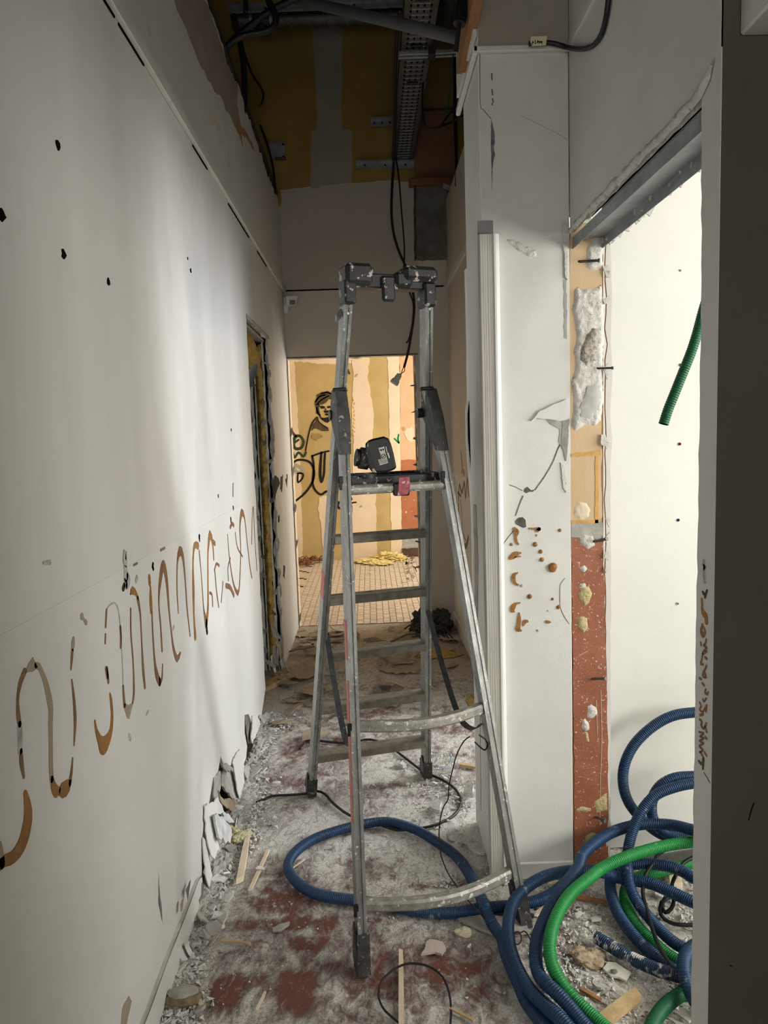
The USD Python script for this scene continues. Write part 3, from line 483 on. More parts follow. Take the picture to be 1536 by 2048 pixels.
for i in range(14):
    y = 1.55+i*.06; part(ws, 'torn_edge_chip', flake((XJ+.118, y, 2.145-.01*rng.random()), (.05, .045), .008, 1.57, 400+i, (0, 1.4+rng.normal(0, .2))), PLAS)
# steel stud under it
st = thing('steel_stud', 'galvanised steel channel closing the underside of the torn lintel', 'steel stud', (XJ+.05, 1.9, 2.16))
sp = Polygon([(-.048, 0), (.048, 0), (.048, .035), (.0465, .035), (.0465, .0015), (.012, .0015), (.009, .004), (-.009, .004), (-.012, .0015), (-.0465, .0015), (-.0465, .035), (-.048, .035)])
part(st, 'channel', profile((XJ+.055, YN+.002, 2.150), (XJ+.055, YC+.002, 2.150), (1, 0, 0), sp), GALV)
part(st, 'flap', flake((XJ+.03, YC-.03, 2.148), (.09, .05), .0015, 1.5, 4, (.4, .1)), GALV)
q = hit(1287, 342, 2, 2.151); part(st, 'screw_hole', cbox(q-[.004, .004, .002], q+[.004, .004, .002], .001), DARK)
struct('trim_5', beam((XJ-.005, YN0, ZC+.002), (XJ-.005, YC-.02, ZC+.002), (0, 0, 1), .026, .012, .003), WOODW, 'white moulding above the side opening running to the column', 'moulding')

# ---- near partition on the right (its end is the pale strip, its face the dark wall)
pn = Polygon(np.vstack([jag([(YN, 0), (YN, 1.1), (YN-.006, 1.7), (YN, 2.05), (YN+.003, 2.2)], .0018, .03, 6, False), [(YN, 3.9), (YN0, 3.9), (YN0, 0)]])).buffer(0)
wn = struct('wall_partition', slab(pn, .145, 0, XJ, 1), WHITE, 'near partition at the right edge: pale narrow end and dark taupe face', 'wall')
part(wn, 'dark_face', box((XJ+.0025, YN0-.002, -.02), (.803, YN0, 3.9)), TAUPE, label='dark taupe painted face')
part(wn, 'scratch', slab(stroke([by(1497, 1640, YN0-.002), by(1503, 1618, YN0-.002), by(1508, 1606, YN0-.002)], .0012), .0006, 1, YN0-.002, -1), DARK)
part(wn, 'scratch', slab(stroke([by(1459, 1930, YN0-.002), by(1464, 1933, YN0-.002)], .001), .0006, 1, YN0-.002, -1), DARK)
GM = (0, XJ)
def gm(pts): return px(GM, pts)
S8 = (1360, 1100, 4.45)
def c8_(pts): return [(S8[0]+p[0]/S8[2], S8[1]+p[1]/S8[2]) for p in pts]
pv = [([(212, 130), (222, 150), (216, 175)], [.002, .004, .002], SOOT2), ([(215, 100), (218, 200), (222, 280)], .005, SMUDGE), ([(205, 375), (225, 400), (243, 362), (225, 420)], .003, SOOT2), ([(196, 440), (200, 490)], .0035, GLUE), ([(196, 510), (208, 560), (232, 590), (238, 640)], [.003, .006, .007, .006], GLUE), ([(202, 665), (190, 720), (205, 760), (224, 730), (212, 690)], [.003, .004, .005, .004, .003], GLUE)]
for q in ([(236, 795), (230, 830), (214, 850), (240, 870), (215, 900), (205, 925), (240, 905)], [(186, 825), (190, 845)], [(205, 920), (196, 975), (186, 1015), (206, 1018)], [(225, 955), (240, 968)], [(238, 1030), (226, 1060), (210, 1090), (206, 1125), (232, 1135), (228, 1105), (212, 1100)], [(176, 1140), (190, 1150)], [(200, 1185), (216, 1205)], [(232, 1240), (224, 1270), (246, 1285), (252, 1265)], [(205, 1325), (215, 1350), (236, 1320)], [(178, 1355), (190, 1390), (176, 1420), (205, 1440), (240, 1380), (232, 1440)], [(180, 1470), (206, 1462)], [(178, 1510), (196, 1530), (190, 1560), (215, 1590), (236, 1545)], [(228, 1575), (240, 1620)], [(172, 1620), (212, 1632), (180, 1660), (214, 1675), (176, 1700), (212, 1720), (174, 1745), (206, 1780), (178, 1800)], [(226, 1665), (240, 1680)], [(220, 1800), (238, 1830)], [(186, 1800), (212, 1850)]):
    pv.append((q, .0019+.0004*(len(q) % 3), GLUED if len(q) % 2 else GLUE))
pv += [([(170, 1880), (196, 1905), (212, 1860), (206, 1945)], .003, SOOT2)]
for i, (q, w_, mt) in enumerate(pv): part(wn, 'glue_trace', slab(stroke(gm(c8_(q)), w_, 4), .0012, 0, XJ, -1), mt)
part(wn, 'crack', slab(stroke(gm([(1408, 1545), (1415, 1556), (1420, 1566)]), .0008), .0005, 0, XJ, -1), DARK)
bz = hit(1478, 74, 1, YN0)
struct('trim_6', cbox((bz[0], -.6, bz[2]), (.80, YN0-.002, 3.6), .004), WHITE, 'boxed beam high on the dark wall at the top right corner', 'beam')
# side room
SW = 3.05
so = struct('wall_side', box((XJ+.118, YS, -.02), (SW+.2, YS+.1, 3.0)), SIDEW, 'bright white wall of the side room seen through the torn opening', 'wall')
struct('baseboard_side', cbox((XJ+.14, YS-.013, 0), (SW, YS, .072), .003), WOODW, 'low white skirting under the bright side room wall', 'skirting board')
holes = [(-.45, .75), (1.1, 2.1)]
g = sbox(-2.7, -.02, YS, 3.0)
for a, b in holes: g = g.difference(sbox(a, .92, b, 2.28))
struct('wall_window', slab(g, .15, 0, SW-.15, 1), SIDEW, 'outer wall of the side room with two windows', 'wall')
for a, b in holes:
    w_ = struct('window_%d' % (1+holes.index((a, b))), cat_([beam((SW-.12, y, .92), (SW-.12, y, 2.28), (0, 1, 0), .05, .05) for y in (a+.025, b-.025)]+[beam((SW-.12, a, z), (SW-.12, b, z), (0, 0, 1), .05, .05) for z in (.945, 2.255)]), WOODW, 'white frame of window %s of the side room' % ('one', 'two')[holes.index((a, b))], 'window')
    if b-a > 1: part(w_, 'mullion', beam((SW-.12, (a+b)/2, .92), (SW-.12, (a+b)/2, 2.28), (0, 1, 0), .06, .05), WOODW)
struct('wall_side_south', box((.8, -2.75, -.02), (SW+.1, -2.6, 3.0)), SIDEW, 'rear wall of the side room', 'wall')
struct('wall_entrance', cat_([box((.80, -2.6, -.02), (.88, YN-.01, 3.9))]), TAUPE, 'taupe wall between the entrance and the side room', 'wall')
struct('ceiling_side', cat_([box((.8, -2.7, 2.62), (SW+.1, YS+.05, 2.75)), box((XJ+.115, YN, 2.62), (.9, YS+.05, 2.75))]), SIDEW, 'white ceiling of the side room', 'ceiling')
# second side room, entered behind the column
struct('wall_second_room', cat_([slab(sbox(2.66, -.02, 5.3, 2.8).difference(sbox(3.3, .7, 4.6, 2.3)), .12, 0, 3.3, 1), box((XR+.1, 5.2, -.02), (3.4, 5.3, 2.8))]), SIDEW, 'white walls of the second side room behind the column, one with a window', 'wall')
struct('window_3', cat_([beam((3.33, y, .7), (3.33, y, 2.3), (0, 1, 0), .05, .05) for y in (3.325, 4.575)]+[beam((3.33, 3.3, z), (3.33, 4.6, z), (0, 0, 1), .05, .05) for z in (.725, 2.275)]), WOODW, 'white window frame of the second side room', 'window')
struct('ceiling_second_room', box((XR+.1, 2.62, 2.7), (3.42, 5.3, 2.8)), SIDEW, 'white ceiling of the second side room', 'ceiling')
struct('floor', box((XR, 2.6, -.2), (3.4, 5.3, -.004)), SLABM, 'dusty concrete floor of the second side room', 'floor')
# shell behind the camera and above
struct('wall_rear', cat_([box((XL-.1, -2.15, -.02), (.9, -2.0, 5.2)), ]), TAUPE, 'taupe wall closing the corridor behind the camera', 'wall')
struct('door_1', cat_([box((x_, -2.0, 0), (x_+.06, -1.94, 2.3)) for x_ in (-.53, .37)]+[box((-.53, -2.0, 2.25), (.43, -1.94, 2.31)), box((-.47, -2.0, 0), (.37, -1.95, .62))]), WOODW, 'added white door frame around the fill light behind the camera', 'door')  # unseen frame, added to give the rear fill light a door
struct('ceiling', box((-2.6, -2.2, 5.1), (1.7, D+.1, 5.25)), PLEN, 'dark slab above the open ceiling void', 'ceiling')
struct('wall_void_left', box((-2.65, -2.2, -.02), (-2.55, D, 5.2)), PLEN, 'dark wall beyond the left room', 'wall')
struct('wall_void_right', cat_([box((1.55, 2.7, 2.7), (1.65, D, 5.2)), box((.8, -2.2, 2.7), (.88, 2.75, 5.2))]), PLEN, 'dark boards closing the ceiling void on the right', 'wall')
# ---- far room
we = struct('wall_far', box((-2.6, YE, -.02), (2.6, YE+.1, 3.2)), MUSTE, 'mustard plasterboard wall of the far room with cream joint stripes and black graffiti', 'wall')
EP = (1, YE)
def ep(pts): return px(EP, pts)
stripes = [[(566, 690), (587, 690), (590, 760), (597, 860), (600, 880), (606, 1130), (560, 1130)], [(702, 690), (742, 690), (735, 752), (744, 800), (748, 830), (744, 900), (752, 1000), (755, 1120), (706, 1120), (703, 990), (707, 900), (704, 830), (706, 740)], [(774, 690), (799, 690), (802, 900), (806, 1120), (782, 1120), (780, 900), (777, 800), (776, 740)]]
for i, q in enumerate(stripes): part(we, 'joint_compound', slab(jpoly(ep(q), .006, .05, 30+i), .004, 1, YE, -1), CREAM)
part(we, 'joint_compound', slab(jpoly(ep([(568, 690), (800, 690), (800, 706), (704, 712), (703, 727), (640, 728), (588, 722)]), .004, .03, 35), .0035, 1, YE, -1), CREAM)
part(we, 'joint_compound', slab(jpoly(ep([(638, 995), (652, 990), (660, 1060), (658, 1100), (646, 1100), (642, 1050), (636, 1020)]), .005, .03, 36), .004, 1, YE, -1), CREAM)
part(we, 'peach_board', slab(jpoly(ep([(799, 690), (850, 690), (850, 930), (802, 930)]), .002, .05, 3), .006, 1, YE, -1), PEACH)
part(we, 'terracotta_board', slab(jpoly(ep([(802, 920), (850, 918), (850, 1066), (804, 1068)]), .003, .04, 4), .007, 1, YE, -1), TERRA2)
part(we, 'grey_patch', slab(jpoly(ep([(804, 1066), (850, 1064), (850, 1096), (805, 1098)]), .003, .03, 5), .007, 1, YE, -1), M('grey_blue_patch', c(150, 152, 148), c(180, 178, 166), 24, .8))
part(we, 'dark_plinth', slab(jpoly(ep([(804, 1097), (850, 1095), (850, 1118), (805, 1118)]), .002, .03, 6), .02, 1, YE, -1), M('brown_plinth', c(84, 62, 50), c(98, 74, 60), 10, .8))
part(we, 'white_patch', slab(jpoly(ep([(812, 858), (824, 852), (828, 868), (826, 884), (815, 880), (808, 866)]), .004, .02, 6), .009, 1, YE, -1), CREAM)
part(we, 'yellow_spot', slab(Polygon(ep([(805, 854), (809, 853), (810, 859), (807, 862), (804, 859)])), .009, 1, YE, -1), TAPEY)
struct('wall_far_left', box((-2.7, D+.1, -.02), (-2.6, YE+.1, 3.2)), CREAM, 'cream side wall of the far room', 'wall')
g = sbox(D+.1, -.02, YE, 3.2).difference(sbox(6.6, .75, 8.6, 2.65))
w7 = struct('wall_far_right', slab(g, .12, 0, 2.6, 1), CREAM, 'window wall of the far room', 'wall')
struct('window_4', cat_([beam((2.63, y, .75), (2.63, y, 2.65), (0, 1, 0), .06, .05) for y in (6.63, 7.6, 8.57)]+[beam((2.63, 6.6, z), (2.63, 8.6, z), (0, 0, 1), .06, .05) for z in (.78, 2.62)]), WOODW, 'white window frame of the far room', 'window')
struct('ceiling_far', box((-2.7, D+.1, 3.2), (2.7, YE+.1, 3.3)), CREAM, 'cream ceiling of the far room', 'ceiling')

# ================================================================ WALL MARKS (parts of the walls)
def cr(pts, x0, y0, s): return [(x0+p[0]/s, y0+p[1]/s) for p in pts]
def mark(plane, pts, hw, mat, host=wl, nm='glue_trace', th=.0013, s=1):
    g = stroke(px(plane, pts), hw, 4); part(host, nm, slab(g, th, plane[0], plane[1], s), mat)
def pmark(plane, pts, mat, host=wl, nm='glue_trace', th=.0013, s=1, amp=.0008, step=.01, seed=1):
    part(host, nm, slab(jpoly(px(plane, pts), amp, step, seed), th, plane[0], plane[1], s), mat)
WLs = (0, XL+.0008)
A_ = (0, 1150, 3.412); B_ = (0, 650, 2.743)
for pts, hw, mt in [([(130, 1020), (122, 950), (118, 850), (135, 740), (165, 660)], [.006, .006, .004, .006, .007], GLUED), ([(130, 1028), (134, 1110), (135, 1195)], .008, SMUDGE), ([(139, 1200), (145, 1290), (160, 1380)], [.005, .006, .003], GLUED),
    ([(240, 615), (262, 622), (285, 670), (310, 740), (335, 850), (345, 930), (342, 1000), (344, 1150), (345, 1300), (350, 1390)], [.006, .006, .006, .008, .010, .009, .009, .008, .008, .008], GLUEG), ([(350, 1390), (365, 1450), (385, 1480), (402, 1466)], [.006, .010, .011, .006], GLUE), ([(474, 1420), (486, 1340), (494, 1250)], [.007, .005, .002], GLUED),
    ([(170, 1490), (188, 1600), (183, 1700), (150, 1830), (90, 1920), (30, 1950), (0, 1975)], [.006, .013, .017, .016, .012, .010, .010], GLUE), ([(-8, 1850), (4, 1920), (12, 1975)], .008, GLUEG),
    ([(499, 432), (496, 470), (493, 500)], [.004, .008, .006], GLUEG), ([(491, 518), (487, 580), (482, 645)], [.005, .005, .002], GLUED), ([(488, 715), (503, 850), (511, 1000), (503, 1162)], [.002, .005, .006, .002], GLUED), ([(557, 283), (568, 300), (585, 325)], [.008, .003, .006], GLUEG),
    ([(725, 240), (722, 290), (719, 352)], .004, GLUED), ([(718, 405), (716, 465)], .003, GLUED), ([(728, 640), (738, 730)], [.006, .005], GLUED), ([(730, 228), (755, 200), (785, 192), (806, 240), (820, 360), (827, 480), (834, 620), (838, 755)], .0022, SMUDGE), ([(819, 355), (823, 420), (822, 490)], .005, GLUED),
    ([(645, 995), (655, 1060), (680, 1130), (705, 1165), (738, 1115), (757, 1050), (763, 950), (755, 850), (748, 810)], [.003, .006, .012, .021, .014, .009, .007, .006, .003], GLUE), ([(838, 758), (842, 820), (848, 890)], [.004, .006, .007], GLUED), ([(903, 870), (912, 800), (907, 600), (892, 400), (890, 232)], [.004, .006, .004, .004, .004], GLUED), ([(938, 160), (955, 260), (965, 450), (975, 640), (987, 765)], [.008, .005, .004, .008, .006], GLUED),
    ([(1017, 15), (1020, 55)], .009, GLUE), ([(1025, 80), (1027, 170), (1031, 245)], [.004, .011, .009], GLUE), ([(1035, 252), (1042, 420), (1055, 600), (1068, 680), (1088, 738)], [.004, .005, .007, .013, .010], GLUED), ([(1088, 738), (1104, 700), (1108, 610)], [.008, .006, .003], GLUED), ([(890, 1120), (880, 1095)], .006, SMUDGE), ([(1010, 930), (1000, 950)], .004, SMUDGE)]:
    mark(WLs, cr(pts, *A_), hw, mt)
for pts, mt in [([(168, 668), (190, 610), (222, 562), (240, 602), (252, 628), (232, 652), (215, 662), (195, 662)], GLUEG), ([(398, 1468), (418, 1420), (460, 1393), (484, 1398), (472, 1470), (450, 1512), (425, 1524), (400, 1502)], GLUE), ([(843, 876), (880, 886), (908, 866), (894, 920), (880, 982), (866, 976), (850, 920)], GLUEG), ([(886, 138), (890, 98), (902, 76), (918, 90), (936, 130), (946, 180), (922, 138), (900, 132)], GLUE)]:
    pmark(WLs, cr(pts, *A_), mt)
for pts, hw, mt in [([(888, 1785), (880, 1650), (870, 1520), (878, 1400), (895, 1318), (913, 1400), (925, 1550), (935, 1650), (950, 1770), (970, 1832), (988, 1800)], [.006, .005, .005, .012, .016, .012, .007, .005, .008, .011, .005], GLUED), ([(977, 1580), (970, 1450), (972, 1300), (986, 1240), (1002, 1270), (1015, 1400), (1025, 1550), (1042, 1705)], [.003, .005, .006, .016, .011, .006, .006, .004], GLUED),
    ([(1070, 1710), (1063, 1600), (1060, 1450), (1058, 1300), (1066, 1210), (1085, 1212)], [.014, .008, .014, .007, .011, .014], GLUE), ([(1092, 1240), (1100, 1330), (1108, 1430), (1116, 1550), (1130, 1640)], [.005, .004, .004, .006, .020], GLUED), ([(1131, 1640), (1140, 1550), (1140, 1400), (1140, 1250), (1151, 1150), (1166, 1200), (1172, 1285)], [.016, .012, .008, .008, .017, .009, .006], GLUE),
    ([(1176, 1345), (1186, 1310), (1202, 1320)], .006, GLUED), ([(1178, 1350), (1186, 1450), (1199, 1545)], .006, GLUED), ([(1166, 1540), (1162, 1480), (1150, 1470)], .006, GLUED), ([(1248, 1150), (1256, 1260), (1276, 1400), (1296, 1462), (1311, 1450), (1320, 1250), (1315, 1110), (1325, 1030), (1341, 1060), (1356, 1200), (1371, 1330), (1381, 1385)], [.004, .006, .008, .012, .010, .008, .012, .020, .010, .008, .008, .008], GLUED), ([(1380, 1200), (1383, 1050), (1390, 1000), (1396, 1150), (1409, 1345)], .006, GLUED), ([(1240, 1430), (1262, 1440), (1282, 1482)], .012, GLUED), ([(1213, 1520), (1222, 1410)], .005, GLUED), ([(1290, 1140), (1302, 1220), (1330, 1270)], .005, GLUED), ([(1252, 1400), (1250, 1330), (1262, 1280)], .005, GLUED), ([(1262, 1110), (1272, 1090), (1282, 1100)], .009, GLUED), ([(1170, 1190), (1178, 1200)], .010, GLUED),
    ([(682, 1245), (684, 1290), (690, 1315)], [.006, .012, .008], SMUDGE), ([(690, 1250), (688, 1280)], .005, SMUDGE), ([(686, 1335), (690, 1370), (686, 1395)], [.008, .016, .008], SMUDGE), ([(696, 1370), (702, 1400), (694, 1430)], [.006, .014, .01], SMUDGE), ([(682, 1400), (688, 1425)], [.006, .012], SMUDGE), ([(675, 1445), (680, 1430)], .008, SOOT), ([(746, 1402), (750, 1385)], .008, SMUDGE), ([(732, 1318), (752, 1307)], .003, PAPERD), ([(880, 1236), (903, 1223)], .004, PAPERD), ([(1278, 870), (1278, 940)], .004, PAPERD), ([(240, 1304), (272, 1302)], [.003, .005], SMUDGE), ([(948, 1668), (953, 1655)], .006, SMUDGE), ([(580, 1885), (588, 1930)], .006, GLUED)]:
    mark(WLs, cr(pts, *B_), hw, mt)
for q in ([(420, 215), (428, 220), (431, 245), (424, 255), (417, 238)], [(432, 246), (440, 250), (444, 285), (438, 296), (432, 280)], [(292, 48), (298, 45), (303, 70), (297, 76)], [(450, 275), (456, 300), (460, 340), (455, 330)]):
    pmark((0, XL), q, M('filler_dab_%d' % q[0][0], c(196, 190, 180), c(204, 198, 188), 10, .9), nm='filler_dab', amp=.01, step=.06)
pk = [lw(*q) for q in [(345, -10), (380, 80), (415, 160), (440, 190), (462, 235), (478, 270), (486, 296), (480, 240), (474, 205)]]+[(4.1, 3.40), (3.6, 3.39), (3.0, 3.40), (2.9, 3.4)]
part(wl, 'peeled_band', slab(jpoly(pk, .012, .06, 5).intersection(sheet.buffer(-.003)), .0008, 0, XL), M('peeled_brown_paper', c(142, 132, 121), c(154, 144, 133), 9, .9))
pmark((0, XL), [(462, 240), (480, 245), (500, 280), (512, 305), (508, 300), (490, 275), (474, 260)], M('torn_orange_paper', c(158, 108, 78), c(170, 122, 92), 20, .9), nm='torn_paper', amp=.015, step=.06)
# flaps of torn board along the foot of the left wall
def flap(pp, mat, off, th=.007, bend=.0, seed=0, nm='broken_board', host=wl):
    g = jpoly(px((0, XL+off), pp), .004, .02, seed); m = onplane(trimesh.creation.extrude_polygon(g, th, engine='earcut'), 0, XL+off, 1)
    if bend:
        m = m.subdivide().subdivide(); V = np.array(m.vertices); t = (V[:, 2].max()-V[:, 2])/np.ptp(V[:, 2]); V[:, 0] += bend*t**2; m = trimesh.Trimesh(V, m.faces, process=False)
    part(host, nm, m, mat)
S4 = (370, 1350, 4.8)
flap(cr([(180, 1240), (240, 1225), (290, 1180), (330, 1250), (340, 1330), (262, 1340), (248, 1400), (250, 1560), (275, 1620), (225, 1770), (205, 1740), (180, 1500)], *S4), WHITE, .004, .004, .02, 3)
flap(cr([(262, 1340), (345, 1360), (370, 1480), (340, 1620), (280, 1560)], *S4), M('white_torn_board', c(198, 200, 200), c(164, 162, 156), 26, .9, bump=.5), .02, .008, .03, 4)
flap(cr([(460, 800), (520, 710), (552, 750), (540, 1040), (492, 1190), (478, 1100), (470, 960), (452, 850)], *S4), WHITE, .004, .004, .012, 5)
flap(cr([(265, 950), (330, 930), (330, 1090), (300, 1180), (300, 1260), (262, 1200)], *S4), PAPER, -.01, .006, .0, 6)
flap(cr([(345, 905), (400, 900), (440, 930), (462, 1000), (466, 1180), (450, 1230), (400, 1180), (330, 1060), (335, 960)], *S4), PAPER, -.02, .008, .025, 7)
flap(cr([(310, 1110), (345, 1180), (450, 1210), (448, 1310), (395, 1300), (330, 1230)], *S4), PAPERB, -.004, .006, .02, 8)
flap(cr([(345, 850), (390, 850), (430, 900), (420, 930), (360, 900)], *S4), PAPER, .0, .006, .01, 9)
flap(cr([(640, 390), (715, 380), (720, 480), (640, 660), (625, 600), (640, 470)], *S4), WHITE, .002, .004, .0, 10)
flap(cr([(620, 90), (690, 70), (712, 180), (700, 330), (640, 370), (622, 250)], *S4), PAPERD, -.015, .006, .0, 11)
flap(cr([(560, 380), (600, 390), (635, 470), (620, 600), (596, 660), (575, 520)], *S4), PAPERD, -.014, .006, .0, 12)
flap(cr([(700, 380), (760, 430), (740, 470)], *S4), PAPER, .01, .004, .01, 13)
flap([(404, 1674), (412, 1690), (413, 1740), (420, 1775), (409, 1795), (405, 1760)], WHITE, .003, .004, .03, 16)
flap([(410, 1640), (420, 1650), (424, 1720), (418, 1760), (412, 1720)], PAPER, -.012, .006, .02, 17)
flap(cr([(330, 1310), (372, 1330), (380, 1420), (350, 1400)], *S4), PLAS, .006, .01, .03, 18)
flap(cr([(545, 880), (590, 860), (600, 960), (560, 1010)], *S4), PAPER, .004, .006, .03, 19)
flap([(322, 1752), (324, 1790), (327, 1815), (325, 1852), (319, 1800)], PAPER, -.012, .004, 0, 14)
for i, (a, b) in enumerate([(553, 1270), (557, 1300), (549, 1310), (563, 1320), (545, 1325), (570, 1330), (540, 1330), (556, 1335)]):
    p = hit(a, b, 0, XL+.01+.01*(i % 3)); part(wl, 'torn_paper', flake(p, (.05, .2-.01*i), .003, .3*i, 700+i, (1.3+rng.normal(0, .2), rng.normal(0, .5)), .15), [PAPER, PAPERB, PAPERD, PAPER][i % 4])
# ---- column marks
def cm(pts, **k): return pts
CP = (1, YC)
S5 = (980, 880, 5.12)
for pts, hw in [([(250, 910), (268, 940), (262, 990), (270, 1040), (292, 1070)], [.006, .009, .004, .004, .002]), ([(205, 1210), (235, 1190), (262, 1165), (315, 1155)], [.005, .009, .008, .002]), ([(250, 1200), (290, 1190), (310, 1192)], .002), ([(282, 1358), (245, 1380), (238, 1430), (260, 1470), (285, 1482)], [.002, .005, .007, .004, .003]), ([(305, 1666), (262, 1675), (235, 1710), (225, 1745), (245, 1755)], [.002, .004, .008, .006, .003]), ([(298, 1770), (298, 1840), (290, 1900), (285, 1935), (320, 1950)], [.002, .006, .006, .008, .002]), ([(380, 1855), (355, 1860), (340, 1900)], [.004, .006, .002]), ([(405, 905), (450, 908), (500, 910)], [.003, .003, .006]), ([(485, 925), (500, 912)], .006), ([(575, 1855), (595, 1862), (620, 1862)], [.003, .005, .0015])]:
    g = stroke(px(CP, cr(pts, *S5)), hw, 4); part(col, 'glue_trace', slab(g, .004, 1, YC, -1), GLUEB)
for i, (x, y, r_) in enumerate([(715, 925, 16), (218, 1070, 15), (462, 1068, 24), (518, 1142, 20), (530, 1225, 22), (638, 1302, 46), (405, 1600, 24), (700, 1710, 20), (640, 1628, 14), (325, 1492, 14), (592, 1748, 8), (488, 1950, 12), (478, 975, 12)]):
    p = hit(980+x/5.12, 880+y/5.12, 1, YC); rr = r_/5.12/610
    part(col, 'glue_lump', blob(p-[0, rr*.2, 0], (rr, rr*.8, rr*1.05), i, .3, 2), GLUEB if i < 9 else PAPER, True)
gouge = jpoly(px(CP, cr([(605, 1810), (650, 1815), (720, 1835), (790, 1870), (850, 1925), (840, 1955), (780, 1950), (700, 1900), (640, 1850)], 850, 0, 3.792)), .002, .01, 3)
part(col, 'gouge', lumpy(gouge, .007, .003, 1, YC+.001, -1, 4, 110), PLAS, True)
pmark(CP, cr([(500, 900), (510, 930), (524, 1000), (530, 1080), (520, 1120), (532, 1180), (520, 1210), (515, 1260), (508, 1420), (512, 1600), (528, 1660), (530, 1690), (510, 1700), (503, 1620), (506, 1400), (502, 1200), (500, 1050)], 850, 0, 3.792), M('open_crack_grey', c(86, 88, 92), c(120, 121, 122), 40, .9), col, 'crack', .001, -1, .001)
for q in [[(508, 680), (512, 720)], [(512, 750), (518, 775)], [(508, 785), (510, 795)], [(506, 560), (508, 605)]]: mark(CP, cr(q, 850, 0, 3.792), .0022, PAPERD, col, 'crack', .001, -1)
mark(CP, cr([(416, 400), (418, 780), (440, 830), (500, 900)], 850, 0, 3.792), .0010, PAPERD, col, 'crack', .0008, -1)
mark(CP, cr([(720, 875), (860, 940), (1000, 1010), (1105, 1080)], 850, 0, 3.792), .0006, PAPER, col, 'crack', .0008, -1)
for q, w_ in (([(720, 40), (690, 100), (640, 230), (560, 370), (460, 510)], .0022), ([(335, 575), (300, 660), (262, 770)], .0024), ([(240, 930), (190, 990), (140, 1060), (132, 1085)], .0014), ([(330, 518), (260, 480), (200, 460)], .0012), ([(765, 1415), (720, 1480), (715, 1560), (718, 1700), (755, 1800), (810, 1880)], .001)):
    mark(CP, cr(q, *S5), w_, PAPERD, col, 'crack', .0008, -1)
for q in ([(350, 500), (380, 478), (420, 515), (455, 510), (440, 530), (370, 545), (345, 530)], [(255, 830), (290, 795), (335, 790), (365, 820), (370, 890), (340, 900), (300, 880), (262, 860)]):
    part(col, 'hole', slab(jpoly(px(CP, cr(q, *S5)), .0012, .008, 3), .0008, 1, YC, -1), M('hole_shade_%d' % q[0][0], c(70, 68, 64), c(104, 102, 98), 50, .95))
# torn paper by the jamb and crushed corner
for i, (q, mt, th) in enumerate([([(1061, 842), (1078, 822), (1100, 812), (1132, 798), (1136, 832), (1115, 840), (1090, 838), (1072, 836)], WHITE, .010), ([(1092, 838), (1118, 842), (1134, 840), (1138, 862), (1125, 900), (1118, 886), (1119, 858), (1100, 848)], PAPER, .002), ([(1124, 842), (1139, 838), (1136, 886), (1132, 922), (1122, 886)], M('crushed_corner', c(134, 132, 126), c(154, 152, 146), 40, .9), .003), ([(1127, 560), (1133, 560), (1134, 678), (1128, 676)], M('corner_scar', c(150, 149, 144), c(166, 164, 159), 30, .9), .001), ([(1121, 925), (1127, 932), (1133, 960), (1132, 985), (1126, 975)], PLAS, .004), ([(1122, 445), (1133, 445), (1134, 560), (1130, 555), (1127, 500)], PLAS, .006)]):
    part(col, 'torn_paper', slab(jpoly(px(CP, q), .0012, .012, 40+i), th, 1, YC, -1), mt)
for q in ([(1149, 332), (1151, 345), (1160, 360)], [(1165, 340), (1160, 400), (1158, 440)]): mark((0, XJ), q, .003, PAPERD, ws, 'crack', .0008, -1)
mark((0, XC-.018), [(960, 1400), (962, 1620)], .003, PAPERD, col, 'seam', .0008, -1)
# hollow plaster bump of the white side wall: plug hole
for q in ([(1361, 541)], ):
    p = hit(*q[0], 1, YS-.001); part(so, 'plug_hole', trimesh.creation.icosphere(1, .004).apply_translation(p), PAPER)

# ================================================================ GRAFFITI (flat paint on the far wall)
S6 = (560, 700, 5.12); EW = (1, YE-.004)
def spray(pts, hw, mat, seed=0):
    g = stroke(px(EW, cr(pts, *S6)), np.asarray(hw)/5.12/160, 4); part(we, 'spray_paint', slab(g, .0012, 1, YE-.004, -1), mat)
spray([(125, 1165), (170, 1130), (230, 1125), (290, 1140), (330, 1180), (350, 1250), (340, 1330), (300, 1410), (240, 1480), (180, 1530), (120, 1570)], 11, SOOT)
spray([(182, 1265), (210, 1260), (238, 1275), (225, 1320), (185, 1355), (180, 1310), (184, 1268)], 9, SOOT)
spray([(330, 1085), (345, 1180), (340, 1290), (335, 1370), (365, 1440), (420, 1480), (470, 1450), (520, 1440), (570, 1430)], 11, SOOT)
spray([(330, 1085), (400, 1060), (450, 1045), (500, 1035)], 9, SOOT)
spray([(425, 1050), (415, 1170), (412, 1280), (425, 1350), (450, 1270), (455, 1150), (462, 1060)], [11, 13, 14, 12, 11, 11, 10], SOOT)
spray([(540, 1060), (560, 1180), (575, 1300), (600, 1400)], 10, SOOT)
spray([(700, 1470), (740, 1460), (775, 1450)], 8, SOOT); spray([(705, 1450), (720, 1490), (735, 1530)], 8, SOOT); spray([(700, 1590), (740, 1565), (778, 1560)], 8, SOOT); spray([(715, 1560), (735, 1605)], 7, SOOT); spray([(600, 1560), (590, 1600), (610, 1620)], 13, SOOT)
